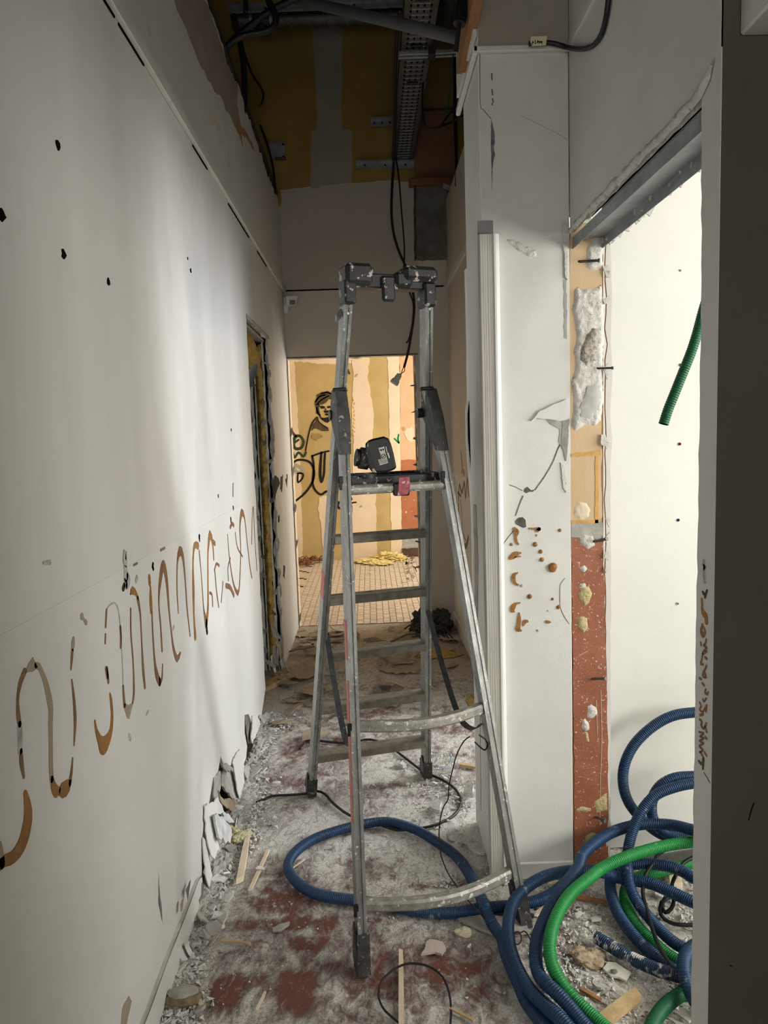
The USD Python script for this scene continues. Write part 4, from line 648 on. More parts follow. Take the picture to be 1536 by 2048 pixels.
# a plain sketched man's bust
def face(pts, mat, th=.0012): part(we, 'spray_paint', slab(jpoly(px(EW, cr(pts, *S6)), .004, .03, 3), th, 1, YE-.004, -1), mat)
face([(360, 520), (375, 460), (430, 430), (490, 420), (540, 440), (560, 500), (555, 560), (530, 510), (500, 500), (470, 540), (420, 560), (395, 560), (400, 600), (395, 660), (370, 650), (372, 600), (355, 560)], SOOT2)
for q, w_ in (([(365, 530), (400, 480), (460, 460)], 7), ([(390, 540), (440, 500), (500, 470)], 6), ([(375, 590), (385, 640), (400, 665)], 7), ([(420, 450), (480, 435), (530, 455)], 6), ([(372, 560), (392, 552), (402, 575)], 6), ([(405, 660), (415, 690), (440, 716)], 6), ([(385, 690), (395, 730), (440, 770), (490, 800)], 6), ([(375, 690), (335, 740), (310, 800), (290, 880), (275, 960), (262, 1030)], 7)): spray(q, w_, SOOT)
for q in ([(405, 578), (430, 570), (462, 580), (460, 590), (440, 602), (420, 598)], [(480, 582), (500, 572), (525, 574), (520, 592), (490, 596)], [(448, 622), (470, 618), (505, 620), (500, 640), (470, 646), (452, 638)], [(458, 656), (480, 648), (512, 652), (505, 668), (470, 672)], [(428, 690), (450, 696), (480, 690), (515, 680), (515, 720), (490, 745), (460, 738), (440, 716)]): face(q, SOOT)
for q in ([(462, 592), (474, 600), (470, 622), (458, 615)], [(396, 600), (408, 640), (420, 680), (405, 672), (396, 640)]): face(q, SOOT2)
face([(335, 760), (375, 700), (400, 745), (440, 780), (500, 810), (500, 830), (430, 830), (360, 800), (318, 830)], SOOT2)
face([(330, 850), (420, 860), (440, 890), (370, 930), (320, 900)], M('soft_spray', c(150, 126, 82), c(170, 146, 96), 20, .9))
# green and grey tags at the left
spray([(105, 800), (130, 850), (160, 880)], 14, SOOT2); spray([(130, 1000), (150, 900), (200, 880), (240, 930), (220, 1000), (160, 1010), (140, 960), (190, 920)], [16, 16, 14, 13, 14, 16, 14, 10], GRNS)
spray([(130, 1050), (150, 1100), (190, 1050), (240, 1090), (265, 1050)], 12, GRNS); spray([(150, 1180), (200, 1200), (240, 1240), (170, 1250), (150, 1210)], [20, 18, 12, 16, 14], TEALS)
spray([(1172, 908), (1195, 930), (1215, 950)], 8, GRNB); spray([(1215, 868), (1208, 910), (1218, 950)], 9, GRNB)
spray([(690, 195), (710, 240)], 10, SOOT2); spray([(770, 270), (790, 250)], 9, TEALS); spray([(820, 1605), (835, 1598)], 9, TEALS)
for i in range(10): spray([(750+rng.uniform(-12, 12), 500+i*40), (756+rng.uniform(-10, 10), 520+i*40)], 5, TAPEY)

# ================================================================ STEPLADDER
fL, fR = np.array([-.3085, 3.0457, 0]), np.array([.2040, 3.1697, 0]); dL, dR = np.array([.128, -.352, 1.]), np.array([-.001, -.368, 1.])
gL, gR = np.array([-.0739, 1.973, 0]), np.array([.4327, 2.1446, 0])
pL = lambda z: fL+dL*z
pR = lambda z: fR+dR*z
ZH = 1.655
hL, hR = pL(ZH)+[.012, -.05, 0], pR(ZH)+[.018, -.05, 0]
qL = lambda z: gL+(hL-gL)*z/ZH
qR = lambda z: gR+(hR-gR)*z/ZH
E_ = np.array([.966, .259, 0]); N_ = np.array([.259, -.966, 0])
lad = thing('stepladder', 'worn aluminium platform stepladder splashed with plaster, standing in the corridor', 'stepladder', (.07, 2.6, 0))
w2, d2, gr, dp = .0135, .029, .0045, .004
sprof = Polygon([(-w2, -d2), (-gr, -d2), (-gr*.6, -d2+dp), (gr*.6, -d2+dp), (gr, -d2), (w2, -d2), (w2, d2), (gr, d2), (gr*.6, d2-dp), (-gr*.6, d2-dp), (-gr, d2), (-w2, d2)])
cprof = Polygon([(-w2, -d2), (w2, -d2), (w2, -d2+.004), (-w2+.004, -d2+.004), (-w2+.004, d2-.004), (w2, d2-.004), (w2, d2), (-w2, d2)])
for nm, a, b, s in (('rear_stile', pL(.045), pL(2.0), 1), ('rear_stile', pR(.045), pR(2.0), -1)):
    part(lad, nm, profile(a, b, E_*s, sprof), ALU)
front_prof = Polygon([(-.0145, -.022), (-.005, -.022), (-.003, -.018), (.003, -.018), (.005, -.022), (.0145, -.022), (.0145, .022), (.005, .022), (.003, .018), (-.003, .018), (-.005, .022), (-.0145, .022)])
for a, b in ((qL(.05), qL(1.62)), (qR(.05), qR(1.62))): part(lad, 'front_stile', profile(a, b, E_, front_prof), ALU)
for k in range(5):
    z = .1855+k*.2443; a, b = pL(z)+E_*.013, pR(z)-E_*.013
    tp = Polygon([(-.04, 0), (-.038, .002)]+[(-.03+.01*i+o, .002-(.0015 if o else 0)) for i in range(7) for o in (0, .004)]+[(.038, .002), (.04, 0), (.04, -.026), (.036, -.030), (.030, -.030), (.030, -.022), (-.03, -.022), (-.034, -.026), (-.04, -.026)])
    part(lad, 'rung', profile(a, b, N_, tp), ALUD)
# platform, its front bar and the red catch
zp = 1.405
pl = [pL(zp)+E_*.012+N_*-.05, pR(zp)-E_*.012+N_*-.05, pR(zp)-E_*.004+N_*.16, pL(zp)+E_*.02+N_*.16]
part(lad, 'platform', hull([q+[0, 0, dz]*np.array([1, 1, 1]) for q in pl for dz in (-.012, .0)]+[q+E_*0+[0, 0, -.022] for q in pl]), HINGE)
rim = cat_([beam(pl[i]+[0, 0, -.005], pl[(i+1) % 4]+[0, 0, -.005], (0, 0, 1), .03, .012, .004) for i in range(4)])
part(lad, 'platform_rim', rim, BLKP)
a, b = qL(1.375)+E_*.012, qR(1.375)-E_*.012
part(lad, 'platform_bar', tube([a, b], .0165, 14), ALUP)
cmid = a+(b-a)*.56
part(lad, 'catch_housing', cbox(cmid+[-.034, -.03, -.026], cmid+[.02, .02, .016], .004), BLK)
rc = hull([cmid+np.array(o) for o in [(-.014, -.036, .034), (.02, -.036, .036), (.022, -.04, .004), (-.016, -.04, 0), (-.02, -.03, -.024), (.012, -.03, -.022), (-.014, 0, .034), (.02, 0, .036), (-.02, 0, -.024), (.012, 0, -.022)]])
part(lad, 'red_catch', rc, RED, label='worn red locking catch')
# hinge covers
for s, p, q in ((1, pL, qL), (-1, pR, qR)):
    o = -E_*s*.006
    H_ = [p(1.70)+o+N_*t+E_*u for t in (-.02, .035) for u in (-.019, .019)]+[q(1.49)+N_*t+E_*u for t in (-.004, .026) for u in (-.018, .018)]+[q(1.60)+N_*.03+E_*u for u in (-.019, .019)]+[p(1.62)-N_*.02+E_*u+o for u in (-.019, .019)]
    hc = part(lad, 'hinge_cover', hull(H_), HINGE)
    part(hc, 'lip', beam(p(1.70)+o+N_*-.024-E_*.022, p(1.70)+o+N_*.044-E_*.022, (0, 0, 1), .008, .008, .003) if False else cbox(p(1.70)+[-.024, -.04, -.006], p(1.70)+[.024, .03, .006], .004), BLKP)
    part(lad, 'pivot', trimesh.creation.cylinder(.017, .03, transform=trimesh.geometry.align_vectors([0, 0, 1], E_)).apply_translation(p(1.62)-E_*s*.016*(1 if s < 0 else -1)*0+(-E_*.02 if s < 0 else E_*-.016)), BLKP)
    part(lad, 'slot_plate', cbox(q(1.40)+[-.018, -.026, -.022], q(1.40)+[-.004, -.022, .022], .002), BLK)
# braces of the front frame, bowed towards the camera
for z, zz in ((.665, .655), (.172, .155)):
    a, b = qL(z)+E_*.014, qR(zz)-E_*.014; P = [a+(b-a)*t+N_*.055*math.sin(math.pi*t) for t in np.linspace(0, 1, 13)]
    V = []; 
    br = cat_([hull([P[i]+N_*n_+[0, 0, z_] for i in (j, j+1) for n_, z_ in ((-.012, -.015), (.012, -.015), (.016, -.009), (.016, .010), (.010, .017), (-.012, .017))]) for j in range(12)])
    part(lad, 'brace', br, ALUP)
    part(lad, 'slot_plate', cbox(qL(z)+[-.019, -.026, -.02], qL(z)+[-.004, -.018, .02], .002), BLK)
# straps
def ribbon(P, w, wd, th=.002):
    P = spline(P, .03); return cat_([hull([P[i]+wd*u+np.array([0, t, 0]) for i in (j, j+1) for u in (-w/2, w/2) for t in (0, th)]) for j in range(len(P)-1)])
for a, b in ((pL(.79)+E_*.016, qL(.62)-N_*.03+E_*.01), (pR(.85)-E_*.002+N_*.03, qR(.60)-N_*.02-E_*.02)):
    mid = (a+b)/2; wd = np.array([.9, .3, .3])
    part(lad, 'strap', ribbon([a, a+(b-a)*.3+[0, 0, -.10], a+(b-a)*.62+[0, 0, -.15], a+(b-a)*.88+[0, 0, -.075], b], .021, wd/np.linalg.norm(wd)), STRAP)
# feet
for p, hgt, nm in ((pL, .09, 'rear'), (pR, .09, 'rear'), (qL, .11, 'front'), (qR, .11, 'front')):
    lo, hi_ = p(0), p(hgt); ww, dd = (.018, .034) if nm == 'rear' else (.019, .027)
    ft = hull([q+E_*u+N_*t for q in (lo+[0, 0, .002], hi_) for u in (-ww, ww) for t in (-dd, dd)])
    f_ = part(lad, 'foot', ft, RUBBER)
    part(f_, 'side_clip', hull([q+E_*(-ww-.003+u)+N_*t*k for q, k in ((lo+[0, 0, .03], 1.), (hi_+[0, 0, .025], .2)) for u in (0, .004) for t in (-dd, dd)]), BLK)
# stickers of red on the stiles
for z0, z1 in ((.95, 1.05),): part(lad, 'red_sticker', beam(pL(z0)-E_*.0140, pL(z1)-E_*.0140, E_, .001, .05, .0002), REDT)
for z0, z1 in ((.86, .98), (.40, .80)): part(lad, 'red_sticker', beam(qL(z0)-E_*.0150, qL(z1)-E_*.0150, E_, .0012, .03, .0002), REDT)
# tool tray on top
T0, T1 = pL(2.0), pR(2.0); tv = (T1-T0); tl = np.linalg.norm(tv); tv = tv/tl; tn = np.array([tv[1], -tv[0], 0]); tn = tn/np.linalg.norm(tn)
def tb(s0, s1, n0, n1, z0, z1, ch=.004):
    m = cbox((s0, n0, z0), (s1, n1, z1), ch); V = np.array(m.vertices); return trimesh.Trimesh(T0*[1, 1, 0]+V[:, :1]*tv*[1, 1, 0]+V[:, 1:2]*tn+V[:, 2:]*[0, 0, 1.], m.faces, process=False)
tray = part(lad, 'tool_tray', cat_([tb(-.012, tl+.016, -.03, .022, 2.008, 2.052), tb(-.016, .075, -.045, .045, 2.012, 2.078, .012), tb(tl-.095, tl+.026, -.045, .048, 2.030, 2.078, .014), tb(tl-.12, tl-.06, -.03, .036, 2.012, 2.06, .01)]), BLKP)
part(tray, 'hook_tab', tb(.105, .150, .018, .034, 1.965, 2.045, .008), BLKP)
for s in (0, tl): part(tray, 'end_cap', tb(s-.02, s+.02, -.034, .036, 1.955, 2.03, .006), BLKP)
part(lad, 'bent_clip', flake(pL(1.93)-E_*.024, (.03, .06), .003, .3, 9, (1.3, .6), .4), GALV)
for p, z in ((pL, 1.93), (pR, 1.95)): part(lad, 'rivet', trimesh.creation.icosphere(2, .005).apply_translation(p(z)+N_*.029), PVCG)

# ---- work light lying on the platform
yl = 2.40
def yl_poly(pts): return Polygon([by(a, b, yl) for a, b in pts])
L7 = (720, 870, 19.2)
wk = thing('work_light', 'black boxy cordless work light with warning stickers lying on the ladder platform', 'work light', (*by(760, 948, yl)[:1], yl, 1.407))
body = yl_poly(cr([(230, 330), (330, 210), (480, 150), (800, 80), (920, 55), (1090, 130), (1190, 330), (1290, 700), (1400, 1230), (1350, 1310), (1210, 1380), (900, 1440), (640, 1440), (540, 1400), (420, 1000), (330, 640)], *L7))
def prism(poly, y0, y1, ch=.006):
    inn = poly.buffer(-ch); P = [(x, y0, z) for x, z in inn.exterior.coords]+[(x, y1, z) for x, z in inn.exterior.coords]+[(x, y, z) for x, z in poly.exterior.coords for y in (y0+ch, y1-ch)]
    return hull(P)
part(wk, 'battery', prism(body, yl, yl+.05), BLK)
back = yl_poly(cr([(210, 340), (330, 200), (420, 620), (560, 1200), (640, 1450), (470, 1440), (330, 1250), (200, 700)], *L7))
part(wk, 'clip_plate', prism(back, yl+.0, yl+.075, .004), BLKP)
cc = np.array([*by(728, 917, yl+.04)]); cc3 = np.array([cc[0], yl+.045, cc[1]])
dr = trimesh.creation.cylinder(.036, .03, sections=32, transform=trimesh.geometry.align_vectors([0, 0, 1], [-.92, -.2, .16])); dr.apply_translation(cc3)
dr2 = trimesh.creation.cylinder(.029, .02, sections=32, transform=trimesh.geometry.align_vectors([0, 0, 1], [-.92, -.2, .16])); dr2.apply_translation(cc3+np.array([-.018, -.004, .003]))
part(wk, 'lamp_head', dr, HINGE, True); part(wk, 'lamp_rim', dr2, BLKP, 30)
part(wk, 'base_ring', trimesh.creation.cylinder(.032, .012, sections=28).apply_translation([*by(733, 945, yl+.03)[:1], yl+.035, 1.413]), BLKP)
for q, mt in (([(705, 500), (930, 440), (970, 690), (770, 700)], STICK), ([(775, 705), (985, 690), (1040, 920), (820, 930)], STICK), ([(700, 940), (1040, 920), (1080, 1070), (760, 1170)], STICK), ([(980, 450), (1010, 440), (1055, 660), (1020, 668)], STICK), ([(1040, 690), (1090, 670), (1150, 880), (1110, 890)], PVCG)):
    part(wk, 'sticker', slab(yl_poly(cr(q, *L7)), .0006, 1, yl, -1), mt)
def yl_ring(cx, cy, r0, r1): return yl_poly(cr([(cx+r0*math.cos(t), cy+r0*math.sin(t)) for t in np.linspace(0, 6.28, 24)], *L7)).difference(yl_poly(cr([(cx+r1*math.cos(t), cy+r1*math.sin(t)) for t in np.linspace(0, 6.28, 24)], *L7)))
INK = M('sticker_ink', c(58, 34, 30)); INKB = M('sticker_black', c(30, 30, 30))
part(wk, 'prohibition_mark', slab(unary_union([yl_ring(905, 818, 92, 72), yl_poly(cr([(845, 868), (955, 755), (968, 770), (860, 884)], *L7))]), .0009, 1, yl-.0004, -1), INK)
part(wk, 'printed_symbol', slab(unary_union([yl_poly(cr(q, *L7)) for q in ([(760, 560), (830, 545), (850, 600), (790, 620)], [(850, 540), (915, 520), (920, 580), (870, 590)])]).buffer(0), .0009, 1, yl-.0004, -1), INKB)
for r_ in range(4): part(wk, 'printed_line', slab(yl_poly(cr([(730+r_*8, 970+r_*42), (1030+r_*8, 940+r_*34), (1032+r_*8, 950+r_*34), (732+r_*8, 984+r_*42)], *L7)), .0009, 1, yl-.0004, -1), INK)

# ================================================================ HOSES AND CABLES
def P3(pts):
    """(px, py, v): v below 1 is a height above the floor, otherwise the distance y"""
    return [hit(a, b, 1, v) if v > 1 else hit(a, b, 2, v) for a, b, v in pts]
def c8(pts): return [(768+p[0]/2, 1300+p[1]/2, p[2]) for p in pts]
def c1(pts): return [(980+p[0]/3.657, 1700+p[1]/3.657, p[2]) for p in pts]
def c4(pts): return [(680+p[0]/3.491, 1400+p[1]/3.491, p[2]) for p in pts]
def c7(pts): return [(p[0]/2, 1300+p[1]/2, p[2]) for p in pts]
HR = .0185
HOSES = [
 ('blue_hose', BLUE, HR, c1([(1750, 420, .08), (1600, 400, .07)])[:0]+c4([(1640, 1215, .03), (1536, 1310, .022), (1420, 1385, .02), (1250, 1432, .02), (1100, 1445, .02), (950, 1462, .02), (780, 1487, .02), (560, 1475, .02), (330, 1432, .02), (130, 1402, .02)])+c7([(1300, 985, .02), (1220, 955, .02), (1168, 905, .02), (1152, 860, .02), (1185, 805, .02), (1265, 752, .02), (1400, 708, .02), (1480, 692, .02)])+c4([(320, 850, .022), (430, 870, .022), (560, 920, .02), (690, 1000, .02), (800, 1080, .02), (880, 1180, .02), (950, 1310, .03), (1010, 1440, .058), (1060, 1560, .03), (1130, 1660, .02)])+c1([(112, 745, .02), (160, 870, .02), (205, 965, .02), (270, 1090, .02), (350, 1180, .02), (440, 1262, .02), (560, 1340, .02)]), 'blue corrugated hose making a wide loop on the floor under the stepladder'),
 ('blue_hose', BLUE, HR, c1([(1800, 500, .10), (1650, 440, .10), (1480, 380, .10), (1330, 310, .10), (1180, 245, .10), (1040, 205, .10), (900, 175, .11), (780, 155, .12), (650, 150, .12), (540, 160, .12), (400, 195, .12), (270, 270, .11), (180, 370, .10), (140, 490, .09), (133, 620, .08), (160, 760, .07), (215, 890, .06), (310, 1030, .05), (430, 1150, .045), (560, 1265, .04), (680, 1350, .04)]), 'blue corrugated hose in the frontmost upright arc, crossing the ladder front right foot'),
 ('blue_hose', BLUE, HR, [(1470, 1690, .26), (1420, 1668, .25), (1386, 1660, .24), (1343, 1650, .22), (1293, 1648, .21), (1248, 1656, .20), (1208, 1673, .19), (1168, 1706, .18)]+c1([(645, 130, .17), (560, 245, .16), (480, 355, .15), (400, 505, .13), (345, 650, .11), (332, 800, .09), (345, 930, .07), (400, 1060, .06), (500, 1170, .05), (640, 1262, .045), (780, 1350, .04)]), 'blue corrugated hose arching just behind the green one up to the white wall'),
 ('green_hose', GREEN, HR*.97, [(1480, 1672, .20), (1386, 1684, .20), (1343, 1689, .20), (1293, 1701, .20), (1243, 1718, .20), (1205, 1736, .19)]+c1([(720, 210, .19), (600, 310, .18), (520, 420, .17), (460, 555, .15), (435, 700, .13), (445, 850, .10), (485, 970, .08), (560, 1080, .06), (660, 1185, .05), (770, 1275, .04), (880, 1350, .04)]), 'bright green corrugated hose in a tall arc between the blue ones'),
 ('blue_hose', BLUE, HR, c8([(1340, 245, 2.44), (1236, 250, 2.44), (1150, 265, 2.44), (1070, 310, 2.44), (1000, 380, 2.44), (962, 460, 2.44), (957, 540, 2.44), (980, 612, 2.43), (1030, 675, 2.42), (1080, 720, 2.41), (1140, 748, 2.40), (1236, 756, 2.38), (1340, 740, 2.36)]), 'blue corrugated hose forming the tallest loop against the white side wall'),
 ('blue_hose', BLUE, HR, c8([(1360, 500, 2.36), (1236, 506, 2.36), (1170, 511, 2.36), (1112, 538, 2.36), (1076, 590, 2.36), (1070, 650, 2.36), (1090, 700, 2.36), (1130, 733, 2.36), (1180, 750, 2.35), (1260, 752, 2.34)]), 'blue corrugated hose forming the small loop inside the tallest loop'),
 ('blue_hose', BLUE, HR*.95, c8([(1360, 535, 2.31), (1236, 534, 2.31), (1150, 553, 2.31), (1085, 582, 2.31), (1035, 637, 2.30), (1003, 700, 2.29), (982, 770, 2.27), (970, 850, 2.24), (976, 925, .10), (1002, 990, .07), (1050, 1058, .05), (1110, 1128, .04), (1170, 1188, .035), (1240, 1225, .035), (1330, 1260, .035)]), 'slim blue hose falling from the wall loops to the floor behind the green hose'),
 ('blue_hose', BLUE, HR, c8([(1350, 960, .13), (1236, 912, .13), (1200, 888, .13), (1140, 866, .13), (1060, 856, .12), (985, 858, .11), (930, 872, .09), (908, 910, .07), (908, 970, .05), (935, 1050, .035), (985, 1120, .03), (1050, 1188, .025), (1115, 1240, .022), (1180, 1282, .02), (1260, 1310, .02)]), 'blue corrugated hose turning on the rubble below the jamb and running under the green loop'),
 ('green_hose', GREEN, HR*.97, c8([(1360, 820, .05), (1236, 850, .05), (1150, 876, .05), (1080, 893, .05), (1030, 905, .045), (990, 925, .04), (966, 960, .035), (966, 1010, .03), (988, 1065, .025), (1035, 1133, .022), (1100, 1192, .02), (1170, 1240, .02), (1240, 1285, .02), (1320, 1320, .02)]), 'green corrugated hose lying in a loop at the back of the rubble'),
 ('blue_hose', BLUED, HR, c8([(850, 1149, .03), (900, 1180, .03), (970, 1223, .03), (1050, 1261, .035), (1130, 1292, .045), (1240, 1316, .06), (1350, 1320, .07)]), 'dusty blue hose whose cut open end points at the ladder'),
 ('blue_hose', BLUE, HR, c8([(1300, 1160, .09), (1236, 1188, .09), (1212, 1218, .09), (1202, 1260, .085), (1207, 1310, .075), (1222, 1360, .06), (1248, 1410, .05), (1300, 1470, .04)]), 'short bend of blue hose at the foot of the near partition'),
 ('green_hose', DGREEN, HR, c8([(1340, 1310, .02), (1236, 1348, .02), (1195, 1367, .02), (1150, 1400, .02), (1105, 1446, .02), (1070, 1505, .02), (1045, 1570, .02)]), 'dark green hose leaving the picture at the bottom right corner'),
]
from scipy.spatial import cKDTree
from scipy.ndimage import gaussian_filter1d
LINES = [resample(spline(P3(h_[3]), .01), .008) for h_ in HOSES]
for it in range(40):                                                # hoses lie on one another instead of through one another
    mv = [np.zeros_like(L_) for L_ in LINES]
    for a in range(len(LINES)):
        for b in range(a+1, len(LINES)):
            d_, ix = cKDTree(LINES[b]).query(LINES[a]); k = np.where(d_ < .0375)[0]
            for m_ in k:
                v = LINES[a][m_]-LINES[b][ix[m_]]; v = v+[0, 0, -.004 if a < b and abs(v[2]) < .004 else 0]; v = v/(np.linalg.norm(v)+1e-9)*(.0380-d_[m_])*.5; mv[a][m_] += v; mv[b][ix[m_]] -= v
    if not any(np.abs(v).max() > 1e-4 for v in mv): break
    for L_, v in zip(LINES, mv): L_ += gaussian_filter1d(v, 4, axis=0)*2.2; L_[:, 2] = np.maximum(L_[:, 2], .0185)
for (nm, mt, r_, pts, lab), line in zip(HOSES, LINES):
    th_ = thing(nm, lab, 'hose', P3(pts)[len(pts)//2]*[1, 1, 0]); part(th_, 'corrugated_tube', hose(line[::3], r_), mt, True)
    if 'open end' in lab:
        e = line[::3]; d_ = (e[0]-e[1])/np.linalg.norm(e[0]-e[1]); part(th_, 'open_end', tube([e[0]+d_*.0005, e[0]+d_*.0012], HR*.85, 14), DARK)

gh = [(1440, 520, 1.95), (1410, 610, 1.95), (1394, 668, 1.95), (1382, 705, 1.95), (1366, 745, 1.95), (1350, 785, 1.95), (1336, 820, 1.95), (1327, 848, 1.95)]
t_ = thing('hanging_green_hose', 'dark green hose end hanging in front of the bright side wall', 'hose', P3(gh)[-1]); part(t_, 'corrugated_tube', hose([np.array([hit(1470, 300, 1, 1.95)[0], 1.95, 2.62]), hit(1456, 440, 1, 1.95)]+P3(gh), .0135), DGREEN, True)
e = np.array(P3(gh)); d_ = (e[-1]-e[-2])/np.linalg.norm(e[-1]-e[-2]); part(t_, 'open_end', tube([e[-1]+d_*.0004, e[-1]+d_*.001], .0118, 14), DARK)

def cable(name, pts, r_, mat, lab, cat='cable', step=.02, group=None, seg=8): return solo(name, wire(P3(pts), r_, step, seg), mat, lab, cat, group, smooth=True)
cable('floor_cable', [(512, 1605, .006), (528, 1599, .008), (545, 1592, .007), (580, 1590, .007), (612, 1587, .012), (632, 1582, .014), (650, 1588, .01), (665, 1605, .007), (690, 1625, .007), (715, 1637, .007), (760, 1650, .007), (800, 1660, .007), (850, 1655, .007), (890, 1642, .007), (914, 1624, .007), (921, 1602, .007), (912, 1580, .007), (885, 1560, .007), (850, 1545, .007), (835, 1535, .007), (800, 1508, .007), (775, 1490, .007), (742, 1479, .007), (720, 1481, .007), (690, 1486, .007), (650, 1483, .007), (637, 1481, .007), (618, 1479, .008), (603, 1492, .007), (599, 1498, .007)], .0056, CABLE, 'black cable snaking across the floor under the stepladder')
cable('floor_wire', [(940, 1473, .57), (928, 1482, .55), (914, 1508, .49), (905, 1540, .42), (898, 1572, .35), (896, 1598, .30), (888, 1612, .26), (881, 1635, .21), (878, 1670, .14), (881, 1705, .075), (888, 1728, .03), (897, 1748, .01), (920, 1782, .045), (950, 1816, .062), (980, 1848, .03), (1003, 1866, .012), (1020, 1868, .012), (1033, 1864, .02), (1040, 1866, .02), (1043, 1880, .01), (1036, 1889, .006), (1026, 1886, .006)], .0021, M('brown_wire', c(58, 36, 30), c(48, 30, 26)), 'thin brown wire hanging from the ladder strap to the floor', 'wire', .015)
cable('floor_wire', [(950, 1484, .56), (960, 1494, .54), (970, 1500, .52), (975, 1490, .54), (970, 1478, .57), (958, 1470, .585)], .0024, CABLE, 'short curl of black wire at the strap of the front right ladder stile', 'wire', .01)
cable('floor_wire', [(1018, 1866, .02), (1036, 1868, .02), (1048, 1862, .02), (1056, 1870, .02), (1064, 1884, .015), (1070, 1876, .015), (1060, 1868, .02), (1075, 1885, .012), (1090, 1918, .012), (1100, 1925, .01)], .0021, M('maroon_wire', c(60, 28, 26)), 'dark red wire tangled under the blue hoses by the ladder foot', 'wire', .012)
cable('wire_loop', [(900, 2060, .004), (902, 2020, .006), (898, 1985, .01), (886, 1955, .02), (864, 1936, .03), (838, 1928, .035), (812, 1928, .035), (786, 1940, .03), (764, 1962, .02), (757, 1990, .012), (766, 2016, .008), (786, 2036, .006), (806, 2052, .005), (830, 2075, .004)], .0031, CABLE, 'black cable tie loop on the floor in the foreground', 'cable tie', .012)
cable('side_cable', c8([(1236, 770, .16), (1150, 790, .15), (1100, 815, .14), (1072, 860, .13), (1046, 900, .11), (1035, 970, .08), (1060, 1070, .06), (1095, 1175, .06), (1130, 1235, .065), (1172, 1290, .06)]), .0062, CABLE, 'dark cable falling between the green hoses')
cable('side_cable', c8([(1260, 820, .13), (1200, 850, .12), (1165, 905, .10), (1150, 950, .09), (1160, 1000, .07), (1148, 1035, .05), (1125, 1050, .04), (1112, 1025, .04), (1125, 990, .05), (1150, 985, .05), (1110, 1010, .05), (1108, 1060, .03), (1140, 1088, .02), (1190, 1100, .02), (1270, 1098, .02)]), .0062, CABLE, 'dark cable curled into a small ring behind the hoses')
cable('blue_string', [(857, 1541, .004), (880, 1538, .004), (896, 1530, .004), (903, 1518, .005), (899, 1511, .005)], .002, M('blue_string_mat', c(120, 150, 168)), 'thin pale blue string by the rear right ladder foot', 'string', .01)

# ---- cable with connector hanging from the tray
yc = 5.76
def cy(pts, y=yc): return [(a, b, y) for a, b in pts]
hc = thing('hanging_cable', 'black cable hanging from the tray with a pale connector dangling in the doorway', 'cable', hit(790, 757, 1, yc))
tr_ = [hit(a, b, 2, zt_) for a, b, zt_ in [(800, 20, 3.625), (795, 60, 3.62), (791, 130, 3.615), (790, 200, 3.61), (790, 260, 3.60)]]
part(hc, 'long_cable', wire(tr_+P3(cy([(787, 330), (784, 378), (783, 425), (787, 465), (797, 500), (812, 535), (820, 565), (827, 590), (828, 625), (823, 665), (816, 705), (808, 735)])), .0095, .03, 8), CABLE, True)
part(hc, 'second_cable', wire(P3(cy([(789, 300), (797, 350), (803, 420), (809, 500), (807, 545), (812, 570), (822, 592), (827, 612), (824, 650), (817, 680), (812, 686)], 5.72)), .006, .03, 6), CABLE, True)
for dx in (-2, 3): part(hc, 'lead', wire(P3(cy([(808, 733), (806+dx, 742), (800-dx, 750)])), .003, .01, 5), CABLE, True)
cp, cq = hit(800, 748, 1, yc), hit(787, 768, 1, yc); cd = (cq-cp)/np.linalg.norm(cq-cp); k_ = np.linalg.norm(cq-cp)/.056
part(hc, 'connector', tube([cp, cp+cd*.004*k_, cp+cd*.03*k_, cp+cd*.036*k_, cp+cd*.05*k_, cp+cd*.056*k_], np.array([.006, .014, .017, .022, .024, .021])*k_*.9, 16), PVCG, 30)
# cable at the upper right with a handwritten tape label
uc = thing('labelled_cable', 'thick black cable with a handwritten masking tape flag lying on the column moulding', 'cable', hit(1100, 88, 1, YC-.03))
part(uc, 'cable', wire([hit(a, b, 0, XJ-.010) for a, b in [(1222, -60), (1218, -15), (1213, 30), (1204, 66), (1190, 88), (1172, 97), (1152, 98)]]+P3([(1132, 94, 2.338), (1112, 88, 2.345), (1092, 85, 2.345), (1070, 86, 2.345), (1058, 87, 2.345)]), .0072, .02, 10), CABLE, True)
tg = thing('tape_label', 'torn masking tape label with black handwriting on the cable end', 'label', hit(1078, 82, 1, 2.335))
part(tg, 'tape', slab(jpoly([by(*q, 2.333) for q in [(1062, 73), (1094, 71), (1093, 84), (1092, 90), (1064, 92), (1060, 86)]], .0006, .01, 2), .0016, 1, 2.335, -1), MASK)
for q in ([(1059, 83), (1062, 87), (1059, 90), (1063, 91), (1066, 82)], [(1066, 82), (1067, 86)], [(1071, 80), (1070, 86), (1073, 86)], [(1075, 80), (1076, 86)], [(1074, 84), (1078, 82), (1078, 86)], [(1080, 86), (1080, 82), (1083, 85), (1083, 82)], [(1084, 82), (1084, 88)]):
    part(tg, 'handwriting', slab(stroke([by(*p_, 2.332) for p_ in q], .0011), .0004, 1, 2.3332, -1), INKB)

